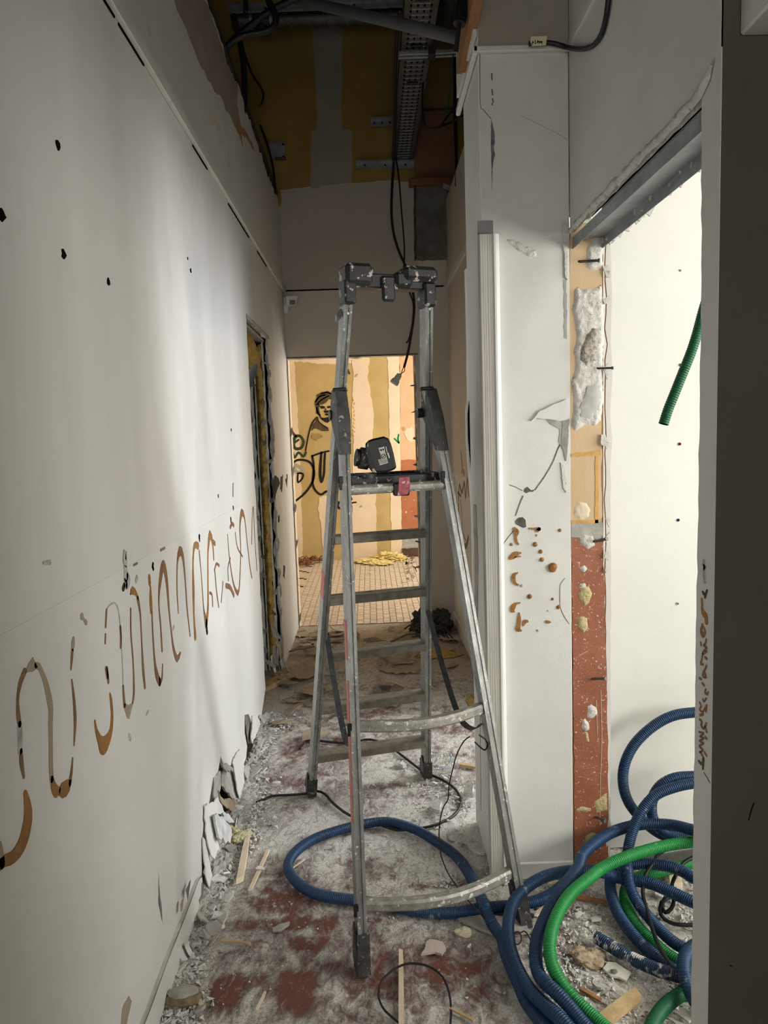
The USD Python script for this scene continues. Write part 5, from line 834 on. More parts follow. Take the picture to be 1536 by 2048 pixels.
# ================================================================ TRUNKING, SENSOR, NAILS, PLUGS
tk = thing('cable_trunking', 'white ribbed plastic cable duct standing on the front left corner of the column', 'cable duct', (XC+.015, YC-.02, 0))
x0 = by(958, 500, YC-.03)[0]; x1 = x0+.064
xe = x1-.020
fl_ = [(x0, 0), (x0, -.030), (x0+.003, -.033)]
for xx, w_ in ((x0+.008, .003), (x0+.016, .002), (x0+.022, .004), (x0+.031, .002), (x0+.037, .003)): fl_ += [(xx, -.033), (xx+.0008, -.0324), (xx+w_-.0008, -.0324), (xx+w_, -.033)]
fl_ += [(xe, -.033), (xe, 0)]
for nm_, pp_, mt_ in (('duct', fl_, M('grubby_plastic', c(172, 169, 159), c(188, 185, 176), 9, .6, stretch=(14, 1, .4))), ('lit_duct_edge', [(xe, 0), (xe, -.034), (xe+.002, -.0365), (xe+.008, -.0365), (x1-.004, -.032), (x1, -.025), (x1, 0)], PVCW)):  # edge whiter than the body: light caught by the bevel, put into its colour
    m = trimesh.creation.extrude_polygon(Polygon(pp_), 2.158, engine='earcut'); m.apply_translation([0, YC-.0005, .002]); part(tk, nm_, m, mt_)
part(tk, 'end_gap', box((x0+.001, YC-.004, 2.160), (x0+.05, YC-.001, 2.208)), M('bare_grey_paint', c(120, 119, 117), c(134, 133, 131), 10, .8))
lt_ = thing('loose_trim_strip', 'loose white trim strip bowing off the wall just behind the column', 'trim strip', (XC-.01, 2.75, 0))
part(lt_, 'strip', slab(jpoly([by(a, b, 2.74) for a, b in [(929, 541), (935, 534), (939, 540), (945, 790), (949, 1000), (956, 1300), (962, 1660), (953, 1655), (949, 1400), (944, 1130), (941, 1000), (936, 945), (932, 880), (931, 822), (934, 800), (933, 700), (931, 620)]], .0005, .05, 2), .012, 1, 2.735, 1), PVCW)
part(lt_, 'open_slot', slab(jpoly([by(a, b, 2.735) for a, b in [(938, 800), (942, 850), (945, 945), (941, 935), (936, 880), (935, 828)]], .0004, .05, 2), .002, 1, 2.7335, -1), DARK)
part(lt_, 'torn_side', slab(jpoly([hit(a, b, 0, XC-.0015)[[1, 2]] for a, b in [(947, 1010), (952, 1010), (953, 1030), (956, 1120), (955, 1240), (950, 1235), (949, 1100)]], .004, .03, 2), .002, 0, XC-.0005, -1), PAPER)
sp_ = np.array([XL+.0, D-.06, 0]); s0 = by(580, 605, D-.06)
se = thing('motion_sensor', 'small white motion sensor mounted in the far left corner under the moulding', 'motion sensor', (s0[0], D-.06, s0[1]))
part(se, 'bracket', cbox((XL+.002, D-.07, s0[1]-.075), (XL+.035, D-.012, s0[1]+.045), .006), PVCW)
hb = hull([np.array([s0[0], D-.10, s0[1]])+o for o in np.array([(-.03, .06, -.03), (-.03, .06, .04), (.06, .05, .04), (.055, .05, -.02), (-.02, -.03, -.028), (-.02, -.03, .035), (.066, -.02, .036), (.05, -.03, -.036)])])
b_ = part(se, 'housing', hb, PVCW)
part(b_, 'lens', cbox((s0[0]+.004, D-.136, s0[1]-.030), (s0[0]+.046, D-.128, s0[1]+.004), .003), M('sensor_lens', c(120, 118, 112), c(140, 138, 132)))
def nail(a, b, r_, lab, nm='masonry_nail', out=.045):
    p, q = hit(*a, 1, YC-.0), hit(*b, 1, YC-out); d = (q-p)/np.linalg.norm(q-p)
    t = thing(nm, lab, 'nail', p); part(t, 'shank', tube([p-d*.008, q], r_, 8), NAIL); part(t, 'head', tube([q-d*.001, q+d*.004], r_*1.5, 10), NAIL)
nail((1161, 523), (1197, 521), .0042, 'dark bent nail in the upper torn plaster patch of the jamb', out=.03)
nail((1184, 737), (1224, 736), .0034, 'long nail sticking out beside the fibrous hollow of the jamb', out=.03)
nail((1187, 1083), (1212, 1078), .0046, 'stubby nail at the top edge of the terracotta paint')
nail((1185, 1358), (1210, 1357), .0044, 'nail halfway down the terracotta paint')
nail((1191, 1634), (1209, 1642), .0042, 'nail near the foot of the terracotta jamb')
for (a, b), mt, nmc in (((1361, 730), PIN_G, 'green'), ((1359, 888), PIN_R, 'red'), ((1356, 1040), PIN_B, 'blue'), ((1355, 1207), PIN_W, 'beige')):
    p = hit(a, b, 1, YS); t = thing('wall_plug', '%s plastic wall plug in the bright side wall' % nmc, 'wall plug', p)
    part(t, 'collar', trimesh.creation.cylinder(.0052, .003, sections=14, transform=trimesh.geometry.align_vectors([0, 0, 1], [0, -1, 0])).apply_translation(p-[0, .0015, 0]), mt)
    part(t, 'hole', trimesh.creation.cylinder(.0024, .001, sections=10, transform=trimesh.geometry.align_vectors([0, 0, 1], [0, -1, 0])).apply_translation(p-[0, .0034, 0]), DARK)

# ================================================================ OPEN CEILING VOID
# perforated cable tray running along the corridor
zt = 3.63; xa, xb = hit(783, 323, 1, D)[0], hit(827, 323, 1, D)[0]; ya, yb = 2.6, D-.01
ct = thing('cable_tray', 'perforated galvanised cable tray hanging under the open ceiling', 'cable tray', ((xa+xb)/2, 4.3, zt))
g = sbox(xa, ya, xb, yb); hs = []
for iy, y in enumerate(np.arange(ya+.06, yb-.03, .05)):
    for j in range(4): x = xa+(xb-xa)*(.2+.2*j); hs.append(sbox(x-.0045, y-.011, x+.0045, y+.011))
tm = cat_([onplane(trimesh.creation.extrude_polygon(p, .0015, engine='earcut'), 2, zt) for p in polys(g.difference(unary_union(hs)))])
part(ct, 'tray_floor', tm, GALVD)
part(ct, 'rib', cat_([box((xa+.04, y, zt-.003), (xb-.04, y+.006, zt)) for y in np.arange(ya+.085, yb-.03, .05)]), GALV, kind='stuff')
for x in (xa, xb):
    s = 1 if x == xa else -1
    g = sbox(ya, zt, yb, zt+.06).difference(unary_union([sbox(y-.01, zt+.025, y+.01, zt+.033) for y in np.arange(ya+.06, yb-.03, .05)]))
    part(ct, 'tray_side', slab(g, .0015, 0, x, s), GALVD)
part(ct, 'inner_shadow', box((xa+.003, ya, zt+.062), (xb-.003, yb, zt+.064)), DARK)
for i in range(5): y = 2.9+i*.42; part(ct, 'cable_clip', cbox((xa+.05, y, zt-.012), (xb-.05, y+.016, zt-.001), .003), BLK)
def rail(name, p, q, lab, w=.04, mat=GALV, cat='mounting rail'):
    t = thing(name, lab, cat, (np.asarray(p)+q)/2)
    pr = Polygon([(-w/2, 0), (w/2, 0), (w/2, w/2), (w/2-.003, w/2), (w/2-.003, .003), (-w/2+.003, .003), (-w/2+.003, w/2), (-w/2, w/2)])
    part(t, 'channel', profile(p, q, (0, 0, 1), pr), mat)
    for k in (.15, .5, .85): r0 = np.asarray(p)+(np.asarray(q)-p)*k; part(t, 'bolt', blob(r0-[0, .006, 0], (.007, .006, .007), 3, 0, 1), DARK)
rail('mounting_rail', hit(712, 331, 1, D-.025), hit(828, 330, 1, D-.025), 'long galvanised rail fixed to the yellow board under the tray end', .06)
rail('mounting_rail', hit(742, 247, 1, D-.025), hit(786, 245, 1, D-.025), 'short galvanised rail fixed to the yellow board left of the tray', .065)
q0, q1 = hit(797, 107, 2, zt-.02), hit(930, 101, 2, zt-.02)
t = thing('tray_support', 'double steel strut carrying the cable tray from the right', 'tray support', (q0+q1)/2)
for o in (-.018, .018): part(t, 'strut', beam(q0+[0, o, -.01], q1+[0, o, -.01], (0, 0, 1), .02, .012, .002), GALV)
part(t, 'joint', cbox((q0+q1)/2-[.02, .03, .03], (q0+q1)/2+[.02, .03, .005], .003), GALVK)
p = hit(555, 302, 1, D-.03); t = thing('junction_plate', 'square galvanised bracket plate on the yellow board by the left wall top', 'bracket', p)
part(t, 'plate', cbox(p-[.07, .004, .065], p+[.062, .004, .065], .002), GALV); part(t, 'flange', cbox(p+[-.02, -.03, -.07], p+[.066, -.004, -.055], .002), GALVD)
for o in (.045, -.045): part(t, 'bolt', blob(p+[.045, -.008, o], (.008, .006, .008), 3, 0, 1), DARK)
# spiral duct across the back, with taped joint and dark elbow
yd = 5.45; d0, d1 = hit(463, 41, 1, yd), hit(900, 28, 1, yd)
sd = thing('spiral_duct', 'spiral wound steel air duct crossing under the ceiling at the back', 'air duct', (d0+d1)/2)
rd_ = .052; part(sd, 'pipe', tube(resample(np.array([d0, d1]), .05), rd_, 24), GALVD, 30)
def helix(a, b, n_, r_):
    tt = np.linspace(0, 1, n_*20); return np.stack([a[0]+(b[0]-a[0])*tt, a[1]+r_*np.cos(tt*n_*2*np.pi), a[2]+(b[2]-a[2])*tt+r_*np.sin(tt*n_*2*np.pi)], 1)
part(sd, 'seam', tube(helix(d0+(d1-d0)*.2, d1, 9, rd_+.0005), .0022, 5), GALV, True)
part(sd, 'joint_collar', tube([d0+(d1-d0)*.09, d0+(d1-d0)*.18], rd_+.004, 24), GALVK, 30)
part(sd, 'joint_tape', cat_([tube([d0+(d1-d0)*t, d0+(d1-d0)*(t+.012)], rd_+.006, 24) for t in (.085, .175)]), GALV)
part(sd, 'branch', tube([d0+(d1-d0)*.14, d0+(d1-d0)*.14-[0, 0, .09]], .04, 18), GALVK, 30)
e0 = hit(890, 25, 1, 5.0); part(sd, 'elbow', tube(spline([e0+[-.16, .3, .10], e0+[-.05, .15, .02], e0+[.03, .0, .03], e0+[.05, -.1, .16]]), .085, 20), GALVK, 30)
r0, r1 = hit(455, 20, 1, 5.2), hit(960, 2, 1, 5.2)
rail('ceiling_rail', r0, r1, 'long pale steel rail crossing above the spiral duct', .05, GALV)
p0, p1 = hit(540, -14, 1, 4.3), hit(918, 76, 1, 3.25)
t = thing('plastic_pipe', 'grey plastic drain pipe crossing diagonally below the cable tray', 'pipe', (p0+p1)/2); part(t, 'pipe', tube([p0+(p0-p1)*.3, p1+(p1-p0)*.02], .026, 20), GREYP, 30); part(t, 'coupling', tube([p0+(p1-p0)*.08, p0+(p1-p0)*.13], .029, 20), GREYP, 30)
# steel track behind the top of the left wall with black cables
t = thing('wall_track', 'dusty steel track and timber along the torn top of the left wall', 'steel track', (XL-.1, 4.2, 3.45))
part(t, 'track', beam((XL-.03, 2.2, 3.475), (XL-.03, D-.02, 3.42), (0, 0, 1), .05, .05, .003), GALVK)
part(t, 'upper_track', beam((XL-.10, 2.2, 3.58), (XL-.10, D-.02, 3.50), (0, 0, 1), .07, .05, .003), GALVK)
part(t, 'timber', beam((XL-.17, 2.2, 3.68), (XL-.17, D-.02, 3.60), (0, 0, 1), .05, .06, .003), M('dark_timber', c(70, 60, 46), c(88, 76, 60), 12, .9))
cable('ceiling_cable', [(440, 115, 3.9), (455, 92, 3.9), (478, 75, 3.9), (500, 68, 3.9), (525, 64, 3.9), (545, 55, 3.9), (552, 40, 3.9), (548, 22, 3.9), (540, 8, 3.9), (530, -20, 3.9)], .016, CABLE, 'thick black cable bending up at the top of the left wall', step=.03, seg=12)
cable('ceiling_cable', [(430, 130, 4.0), (460, 88, 4.0), (490, 60, 4.0), (520, 36, 4.0), (550, 16, 4.0), (580, 2, 4.0), (610, -14, 4.0)], .017, CABLE, 'thick black cable rising straight towards the grey pipe', step=.03, seg=12)
cable('ceiling_cable', [(467, 30, 4.3), (474, 60, 4.3), (482, 95, 4.3), (487, 130, 4.3), (489, 165, 4.3), (489, 200, 4.3), (487, 225, 4.3)], .016, CABLE, 'thick black cable dropping behind the left wall top', step=.03, seg=12)
cable('ceiling_cable', [(486, 100, 4.4), (495, 125, 4.4), (505, 150, 4.4), (520, 172, 4.4), (527, 188, 4.4), (524, 205, 4.4), (518, 214, 4.4)], .0062, CABLE, 'thin black cable curling beside the left wall top', step=.03)
cable('ceiling_cable', [(520, 250, 5.3), (535, 290, 5.3), (545, 330, 5.3), (549, 360, 5.3), (550, 385, 5.3)], .008, CABLE, 'black cable following the left wall top towards the corner', step=.03)
cable('ceiling_cable', [(490, -10, 4.6), (492, 10, 4.6), (491, 26, 4.6)], .014, CABLE, 'short black cable end above the spiral duct', step=.03, seg=10)
cable('right_void_cable', [(850, 130, 4.6), (846, 170, 4.6), (845, 215, 4.6), (850, 250, 4.6), (860, 258, 4.6), (885, 252, 4.6), (910, 240, 4.6), (925, 232, 4.2)], .0062, CABLE, 'black cable looping below the tray towards the column', step=.03)
cable('right_void_cable', [(882, 253, 4.6), (892, 236, 4.6), (905, 222, 4.6), (918, 208, 4.6)], .006, CABLE, 'short black cable end joining the loop by the column', step=.03)
cable('right_void_cable', [(910, 100, 5.2), (910, 180, 5.2), (911, 260, 5.2), (913, 340, 5.2), (913, 372, 5.2)], .011, CABLE, 'black vertical cable in front of the brown board', step=.05)
yg = hit(907, 103, 2, zt-.02)[1]
cable('right_void_cable', [(907, 101, yg), (905, 130, yg), (902, 160, yg), (896, 210, yg), (892, 230, yg)], .004, M('green_wire', c(40, 92, 52)), 'thin green earth wire hanging right of the tray', 'wire', step=.05)
# boards on the right of the void
p = [by(a, b, D-.012) for a, b in [(845, 222), (914, 219), (914, 368), (836, 370), (826, 330)]]
solo('brown_board', slab(jpoly(p, .003, .05, 3), .012, 1, D-.006, -1), BROWNB, 'brown board on the end wall right of the tray end', 'board')
solo('dark_rod', beam(hit(842, 221, 1, D-.02), hit(912, 218, 1, D-.02), (0, 0, 1), .012, .012), GALVK, 'dark rod along the top edge of the brown board', 'rod')
t = thing('concrete_panel', 'grey concrete panel under a small wooden ledge on the end wall', 'panel', hit(864, 440, 1, D))
part(t, 'panel', slab(jpoly([by(a, b, D-.05) for a, b in [(829, 372), (897, 372), (898, 440), (896, 517), (830, 518)]], .003, .05, 4), .05, 1, D-.004, -1), CONC)
part(t, 'edge_frame', slab(jpoly([by(a, b, D-.055) for a, b in [(828, 372), (832, 372), (833, 518), (829, 518)]], .002, .04, 4), .06, 1, D-.004, -1), GALVK)
part(t, 'bottom_edge', slab(jpoly([by(a, b, D-.055) for a, b in [(830, 514), (897, 512), (897, 516), (830, 519)]], .002, .03, 4), .06, 1, D-.004, -1), PAPERD)
solo('wooden_ledge', beam(hit(818, 366, 1, D-.06), hit(906, 364, 1, D-.06), (0, 0, 1), .05, .09, .004), M('reddish_wood', c(112, 72, 46), c(132, 88, 58), 14, .8, stretch=(.2, 1, 1)), 'reddish wooden ledge above the grey concrete panel', 'ledge')
p = hit(900, 372, 1, D-.2); solo('steel_angle', cat_([beam(p+[-.05, 0, .0], p+[.03, 0, -.03], (0, 0, 1), .03, .004), beam(p+[-.05, 0, .012], p+[.03, 0, -.02], (0, 1, 0), .05, .004)]), GALV, 'small bent steel angle beside the wooden ledge', 'bracket')
hole_ = slab(jpoly([hit(a, b, 0, .345)[[1, 2]] for a, b in [(912, -60), (936, -60), (948, -8), (938, 40), (926, 100), (918, 145), (913, 148)]], .006, .05, 6), .03, 0, .345, 1)
solo('chipboard_soffit', hole_, CHIPB, 'orange chipboard edge hanging in the void beside the column', 'chipboard')
p = hit(930, 10, 0, .34); solo('cable_stub', cat_([tube(spline([p+[.02, .02, .10], p+[-.005, .0, .02], p+[-.02, -.01, -.06]]), .02, 10), tube(spline([p+[-.02, -.01, -.05], p+[-.026, .0, -.10], p+[-.03, .01, -.13]]), .008, 6)]), CABLE, 'frayed black cable stub poking through the chipboard', 'cable')

# ================================================================ RUBBLE, TIMBER AND LITTER ON THE FLOOR
def plank(name, a, b, w, h, mat, lab, cat='wood splinter', z=.004, taper=1., group=None):
    p, q = fl(*a, z), fl(*b, z); d = (q-p)/np.linalg.norm(q-p); s = np.array([-d[1], d[0], 0]); r = np.random.default_rng(int(a[0]))
    P = [p+s*w*u*taper+d*r.normal(0, w*.3)+[0, 0, v] for u in (-.5, .5) for v in (0, h)]+[q+s*w*u+d*r.normal(0, w*.3)+[0, 0, v] for u in (-.5, .5) for v in (0, h*.9)]+[(p+q)/2+s*w*u*(.9+.2*taper)/1.1+[0, 0, v] for u in (-.5, .5) for v in (0, h)]
    return solo(name, hull(P), mat, lab, cat, group)
plank('wood_splinter', (498, 1662), (480, 1764), .024, .016, WOOD, 'pale thick wood splinter nearest the left wall', taper=.5)
plank('wood_splinter', (536, 1704), (501, 1781), .012, .009, WOOD, 'pale thin wood splinter right beside the thick one')
plank('wood_splinter', (802, 1905), (803, 2060), .015, .010, WOOD, 'long wooden strip running under the black loop in the foreground', taper=.8)
plank('wood_splinter', (1272, 2000), (1190, 2060), .030, .022, WOODD, 'split piece of timber at the bottom between the hoses')
plank('wood_splinter', (440, 1882), (500, 1888), .008, .005, WOODD, 'twig like splinter lying across the floor near the white fitting')
plank('wood_splinter', (387, 1986), (405, 2016), .012, .007, WOOD, 'short splinter beside the stone in the bottom left')
plank('wood_splinter', (531, 1984), (513, 2022), .007, .004, WOOD, 'thin pale sliver between the two red floor patches')
plank('wood_splinter', (900, 2018), (948, 2042), .008, .005, WOODD, 'small splinter right of the black loop')
plank('wood_splinter', (583, 1738), (610, 1719), .006, .004, WOOD, 'matchstick sized sliver inside the blue loop')
plank('wood_splinter', (1148, 1795), (1212, 1806), .016, .007, CHIPB, 'brown splinter lying between the blue and green arcs')
plank('wood_splinter', (1163, 1980), (1204, 2004), .012, .006, CHIPB, 'brown splinter on the dusty floor inside the green arc')
plank('wood_splinter', (1068, 1834), (1092, 1817), .016, .008, WOOD, 'pale splinter just right of the front ladder foot')
plank('wood_splinter', (917, 1530), (956, 1536), .022, .010, WOODD, 'flat wood offcut lying against the column side')
plank('wood_splinter', (1040, 1729), (1112, 1772), .010, .006, WOOD, 'thin lath leaning along the column skirting')
plank('wood_splinter', (420, 1893), (437, 1868), .005, .003, WOODD, 'dark crack like splinter near the left wall')
plank('timber_plank', (520, 1384), (586, 1350), .075, .030, WOODD, 'wooden plank under the torn paper at the left doorway', 'plank')
plank('timber_plank', (590, 1350), (640, 1328), .060, .020, WOODD, 'wooden plank end hidden under brown paper near the far doorway', 'plank')
plank('wood_block', (1348, 1740), (1352, 1772), .040, .020, WOOD, 'yellowish wood block behind the hoses', 'wood block', z=.02)
pr = thing('steel_profile', 'steel channel lying on the rubble along the side wall', 'steel profile', fl(1350, 1706, .03)); part(pr, 'channel', beam(fl(1296, 1724, .02), fl(1440, 1700, .02), (0, 0, 1), .03, .05, .003), GALV); part(pr, 'lip', beam(fl(1296, 1724, .038), fl(1440, 1700, .038), (0, 0, 1), .004, .06, .001), GALVD)
def board(name, pts, th, mat, lab, cat, z=.003, tilt=0, amp=.004):
    P = np.array([fl(a, b, z)[:2] for a, b in pts]); g = jpoly(P, amp, .02, int(pts[0][0])); m = onplane(trimesh.creation.extrude_polygon(g, th, engine='earcut'), 2, z)
    if tilt:
        V = np.array(m.vertices); V[:, 2] += tilt*(V[:, 0]-V[:, 0].min()); m = trimesh.Trimesh(V, m.faces, process=False)
    return solo(name, m, mat, lab, cat)
DUSTB = M('dusty_board', c(150, 146, 138), c(172, 168, 160), 30, .95, bump=.3)
board('plaster_shard', [(913, 1838), (960, 1835), (1040, 1838), (1052, 1850), (1060, 1868), (990, 1872), (970, 1866), (930, 1850)], .010, DUSTB, 'large dusty grey board shard under the front right ladder foot', 'plasterboard shard')
board('plaster_shard', [(862, 1614), (874, 1610), (884, 1616), (880, 1634), (868, 1628), (860, 1620)], .018, PLAS, 'white plaster lump on the floor inside the ladder feet, near the black cable bend', 'plaster lump', tilt=.3)
board('plaster_shard', [(928, 1585), (940, 1580), (948, 1590), (946, 1604), (938, 1600), (930, 1596)], .020, PLAS, 'white torn plaster piece beside the column foot', 'plaster lump', tilt=.6)
board('plaster_shard', [(799, 1533), (806, 1526), (813, 1534), (806, 1537)], .016, PLAS, 'tiny white plaster pyramid between the ladder feet', 'plaster lump')
board('plaster_shard', [(842, 1912), (852, 1888), (860, 1882), (886, 1888), (884, 1912)], .007, M('reddish_shard', c(176, 158, 146), c(196, 182, 172), 20, .9), 'flat beige shard with a reddish broken edge in the middle foreground', 'plasterboard shard')
board('plaster_shard', [(426, 1738), (440, 1722), (455, 1716), (474, 1726), (472, 1734), (452, 1740), (436, 1742)], .008, WHITE, 'white curved plaster shard below the broken wall foot', 'plasterboard shard', tilt=-.15)
board('plaster_shard', [(424, 1700), (442, 1692), (458, 1696), (452, 1706), (432, 1712)], .008, DUSTB, 'grey plaster shard behind the white curved one', 'plasterboard shard')
board('plaster_shard', [(470, 1640), (490, 1634), (500, 1642), (490, 1650), (476, 1650)], .006, DUSTB, 'grey flat shard left of the black cable end', 'plasterboard shard')
board('plaster_shard', [(545, 1858), (560, 1850), (580, 1845), (578, 1852), (560, 1864), (546, 1865)], .004, DUSTB, 'grey sliver lying on the red floor in the foreground', 'plasterboard shard')
board('plaster_shard', [(484, 1556), (500, 1546), (508, 1552), (504, 1564), (490, 1566)], .010, DUSTB, 'grey rubble plate at the wall foot near the torn white strip', 'plasterboard shard')
board('torn_paper_piece', [(1206, 1940), (1216, 1928), (1232, 1930), (1246, 1940), (1262, 1950), (1252, 1966), (1236, 1958), (1222, 1956)], .006, M('white_paper_scrap', c(206, 202, 190), c(220, 216, 205), 20, .9), 'white board scrap with a dark hole lying inside the green arc', 'board scrap', tilt=.05)
q = fl(1228, 1942, .016); solo('scrap_hole', blob(q, (.010, .007, .004), 3), PAPERD, 'dark lump for the shaded screw hole in the white board scrap', 'shade')  # dark lump stands in for the shade inside a screw hole
for i, (a, b, s_) in enumerate([(1172, 1916, .05), (1185, 1925, .045), (1160, 1906, .04), (1190, 1910, .04)]):
    p = fl(a, b, .008); solo('cardboard_crumb', blob(p, (s_*.7, s_*.6, .014), 20+i, .5, 3), M('brown_crumb_%d' % i, c(150, 130, 106), c(178, 160, 136), 40, .95, bump=.8), ['largest', 'right hand', 'left hand', 'upper'][i]+' brown crumbling board lump inside the green arc', 'board lump')
for i, (a, b, s_, lab) in enumerate([(930, 1864, .022, 'yellowish crumb beside the large dusty shard'), (918, 1864, .014, 'tiny yellow crumb left of the dusty shard'), (815, 1568, .010, 'small tan crumb inside the ladder feet'), (1108, 1768, .02, 'grey crumb behind the blue arc by the column')]):
    solo('crumb', blob(fl(a, b, .005), (s_, s_*.8, s_*.6), 40+i, .4, 2), M('crumb_%d' % i, c(206, 196, 164), c(216, 208, 180), 40, .9), lab, 'crumb')
t = thing('stone', 'grey topped brown rubble stone at the left wall foot, bottom left', 'stone', fl(368, 1992)); part(t, 'rubble', blob(fl(368, 1994, .012), (.05, .038, .020), 5, .35, 3), M('brown_rubble', c(112, 94, 70), c(140, 122, 96), 60, .95, bump=1.), True); part(t, 'plaster_face', blob(fl(366, 1984, .026), (.042, .026, .010), 6, .2, 3), DUSTB, True)
t = thing('plastic_fitting', 'white round plastic conduit fitting against the left skirting', 'fitting', fl(370, 1905))
q = fl(369, 1905, .024); ax_ = np.array([.85, .35, .38]); ax_ /= np.linalg.norm(ax_)
al = lambda r_, h_, off: trimesh.creation.cylinder(r_, h_, sections=24, transform=trimesh.geometry.align_vectors([0, 0, 1], ax_)).apply_translation(q+ax_*off)
part(t, 'collar', al(.021, .012, .016), PVCW, 30); part(t, 'nut', trimesh.creation.cylinder(.024, .016, sections=6, transform=trimesh.geometry.align_vectors([0, 0, 1], ax_)).apply_translation(q-ax_*.006), PVCW); part(t, 'gap', al(.017, .008, .006), PAPERD); part(t, 'stub', al(.014, .022, -.022), PVCG, 30); part(t, 'bore', al(.014, .001, .0226), PAPERD)
solo('plaster_shard', flake(fl(372, 1922, .004), (.05, .022), .006, .8, 3, (.3, .2)), DUSTB, 'grey shard just below the white plastic fitting', 'plasterboard shard')
for i, (a, b) in enumerate([(466, 1668), (478, 1676), (458, 1660), (488, 1670)]):
    solo('wool_tuft', blob(fl(a, b, .014), (.032, .026, .02-.003*i), 60+i, .6, 3, 2.5), M('pale_wool', c(186, 180, 140), c(206, 200, 164), 50, 1., bump=1.) if i == 0 else stage.GetPrimAtPath('/World/Looks/pale_wool').GetPath().pathString, ['biggest pale yellow wool tuft at the wall foot', 'pale wool tuft nearest the thick wood splinter', 'pale wool tuft tucked under the torn board', 'pale wool tuft farthest from the wall'][i], 'insulation tuft')
# litter at the far end of the corridor
SCR = [PAPERB, PAPERD, PAPER, PAPERB, M('dusty_tan_paper', c(146, 128, 104), c(170, 152, 126), 20, .95, bump=.4)]
SCRN = ['brown', 'dark brown', 'grey', 'dusty brown', 'tan']
from collections import defaultdict
labs = defaultdict(list)
def lab_of(kind, col, size, place, cat): return '%s %s torn %s %s' % (size, col, kind, place), cat, '%s %s %ss %s' % (size, col, kind, place)
r6 = np.random.default_rng(66)
for i in range(64):
    y = 3.55+2.2*r6.random()**.8; x = r6.choice([r6.uniform(-.62, -.15), r6.uniform(-.62, .2), r6.uniform(-.2, .62)], p=[.6, .25, .15])
    s_ = r6.uniform(.07, .24)
    solo('board_scrap', flake((x, y, .004+.012*r6.random()), (s_, s_*r6.uniform(.35, .7)), .003+.004*r6.random(), r6.uniform(0, 3.1), 900+i, (r6.normal(0, .14), r6.normal(0, .14)), r6.choice([0, .06, .12, -.05]), 11), SCR[i % 5], *lab_of('scrap', SCRN[i % 5], 'large' if s_ > .17 else 'middling' if s_ > .11 else 'small', ('against the left wall' if x < -.42 else 'left of the middle' if x < -.1 else 'in the middle' if x < .25 else 'on the right')+', '+('just behind the ladder' if y < 4.1 else 'level with the left doorway' if y < 4.8 else 'near the far doorway' if y < 5.4 else 'at the far doorway sill'), 'board scrap'))
for i, (pts, mt) in enumerate([([(545, 1350), (575, 1335), (610, 1332), (650, 1338), (632, 1350), (600, 1360), (592, 1352), (560, 1362)], SCR[4]), ([(590, 1270), (615, 1264), (628, 1266), (600, 1276)], SCR[4]), ([(615, 1285), (640, 1280), (670, 1290), (640, 1298)], SCR[0]), ([(760, 1335), (800, 1328), (845, 1334), (838, 1346), (800, 1346), (770, 1345)], SCR[4])]):
    board('paper_sheet', pts, .004, mt, ['large torn brown sheet lying on the plank by the left doorway', 'brown sheet just inside the far doorway on the left', 'brown sheet beside the rear left ladder stile', 'tan sheet on the floor behind the ladder rungs'][i], 'paper sheet', z=.03 if i == 0 else .006, amp=.012)
for i, (pts, lab) in enumerate([([(815, 1312), (850, 1302), (900, 1304), (935, 1308), (900, 1316), (850, 1318)], 'flattened mustard wool strip on the corridor floor right of the ladder'), ([(932, 1398), (950, 1392), (952, 1420), (940, 1424)], 'mustard wool scrap at the column back'), ([(812, 1282), (835, 1280), (838, 1286), (815, 1288)], 'small mustard wool scrap behind the upper rung')]):
    g = jpoly(np.array([fl(a, b)[:2] for a, b in pts]), .01, .03, i); solo('wool_strip', lumpy(g, .03, .02, 2, .002, 1, i, 20, .006), WOOL, lab, 'insulation scrap', smooth=True)
t = thing('rubbish_heap', 'heap of black crumpled rubbish in the far right corner', 'rubbish heap', (.50, 5.62, 0))
for i in range(7): part(t, 'crumpled_lump', blob((.38+.022*i+r6.normal(0, .02), 5.62+r6.normal(0, .05), .05+.03*r6.random()), (.085, .08, .065+.03*(i % 2)), 200+i, .6, 3, 2.6), LINER)
for i in range(8): p_ = np.array([.22+.035*i, 5.5+r6.normal(0, .04), .06]); part(t, 'strand', wire([p_, p_+[.05, -.05, .04], p_+[.09, -.10, -.02], p_+[.13, -.16, -.05]], .006, .02, 5), LINER)
cable('litter_wire', [(782, 1284, .01), (800, 1275, .02), (818, 1268, .02), (838, 1268, .01)], .008, PAPERD, 'dark curved strip on the floor behind the ladder', 'wire', .03)
# far room litter
for i, (a, b, sx, sz) in enumerate([(745, 1116, .20, .025), (772, 1108, .17, .055), (790, 1112, .12, .04), (758, 1120, .16, .018)]):
    p = fl(a, b+8, .0); solo('yellow_wool_tuft', blob((p[0], min(p[1], 8.95), sz*.6), (sx, .14, sz), 80+i, .8, 4, 4.5), WOOLY, ['left', 'tallest middle', 'right', 'front'][i]+' tuft of pale yellow wool at the foot of the far wall', 'insulation tuft')
for i, (a, b, s_) in enumerate([(603, 1126, .12), (622, 1114, .14), (640, 1112, .13), (612, 1130, .1)]):
    p = fl(a, b+4, .0); m = cat_([wire([np.array([p[0], min(p[1], 8.9), .01])+np.array([math.cos(t_)*s_*k, math.sin(t_)*s_*.6*k, .02+.06*math.sin(k*3)*((j % 3)/2)]) for k in (0, .5, 1)], .006, .03, 4) for j, t_ in enumerate(np.linspace(0, 6.2, 16))])
    solo('fibre_tuft', m, FIBRE, ['leftmost', 'second', 'right hand', 'nearest'][i]+' tuft of rusty fibres in the far room', 'fibre tuft')
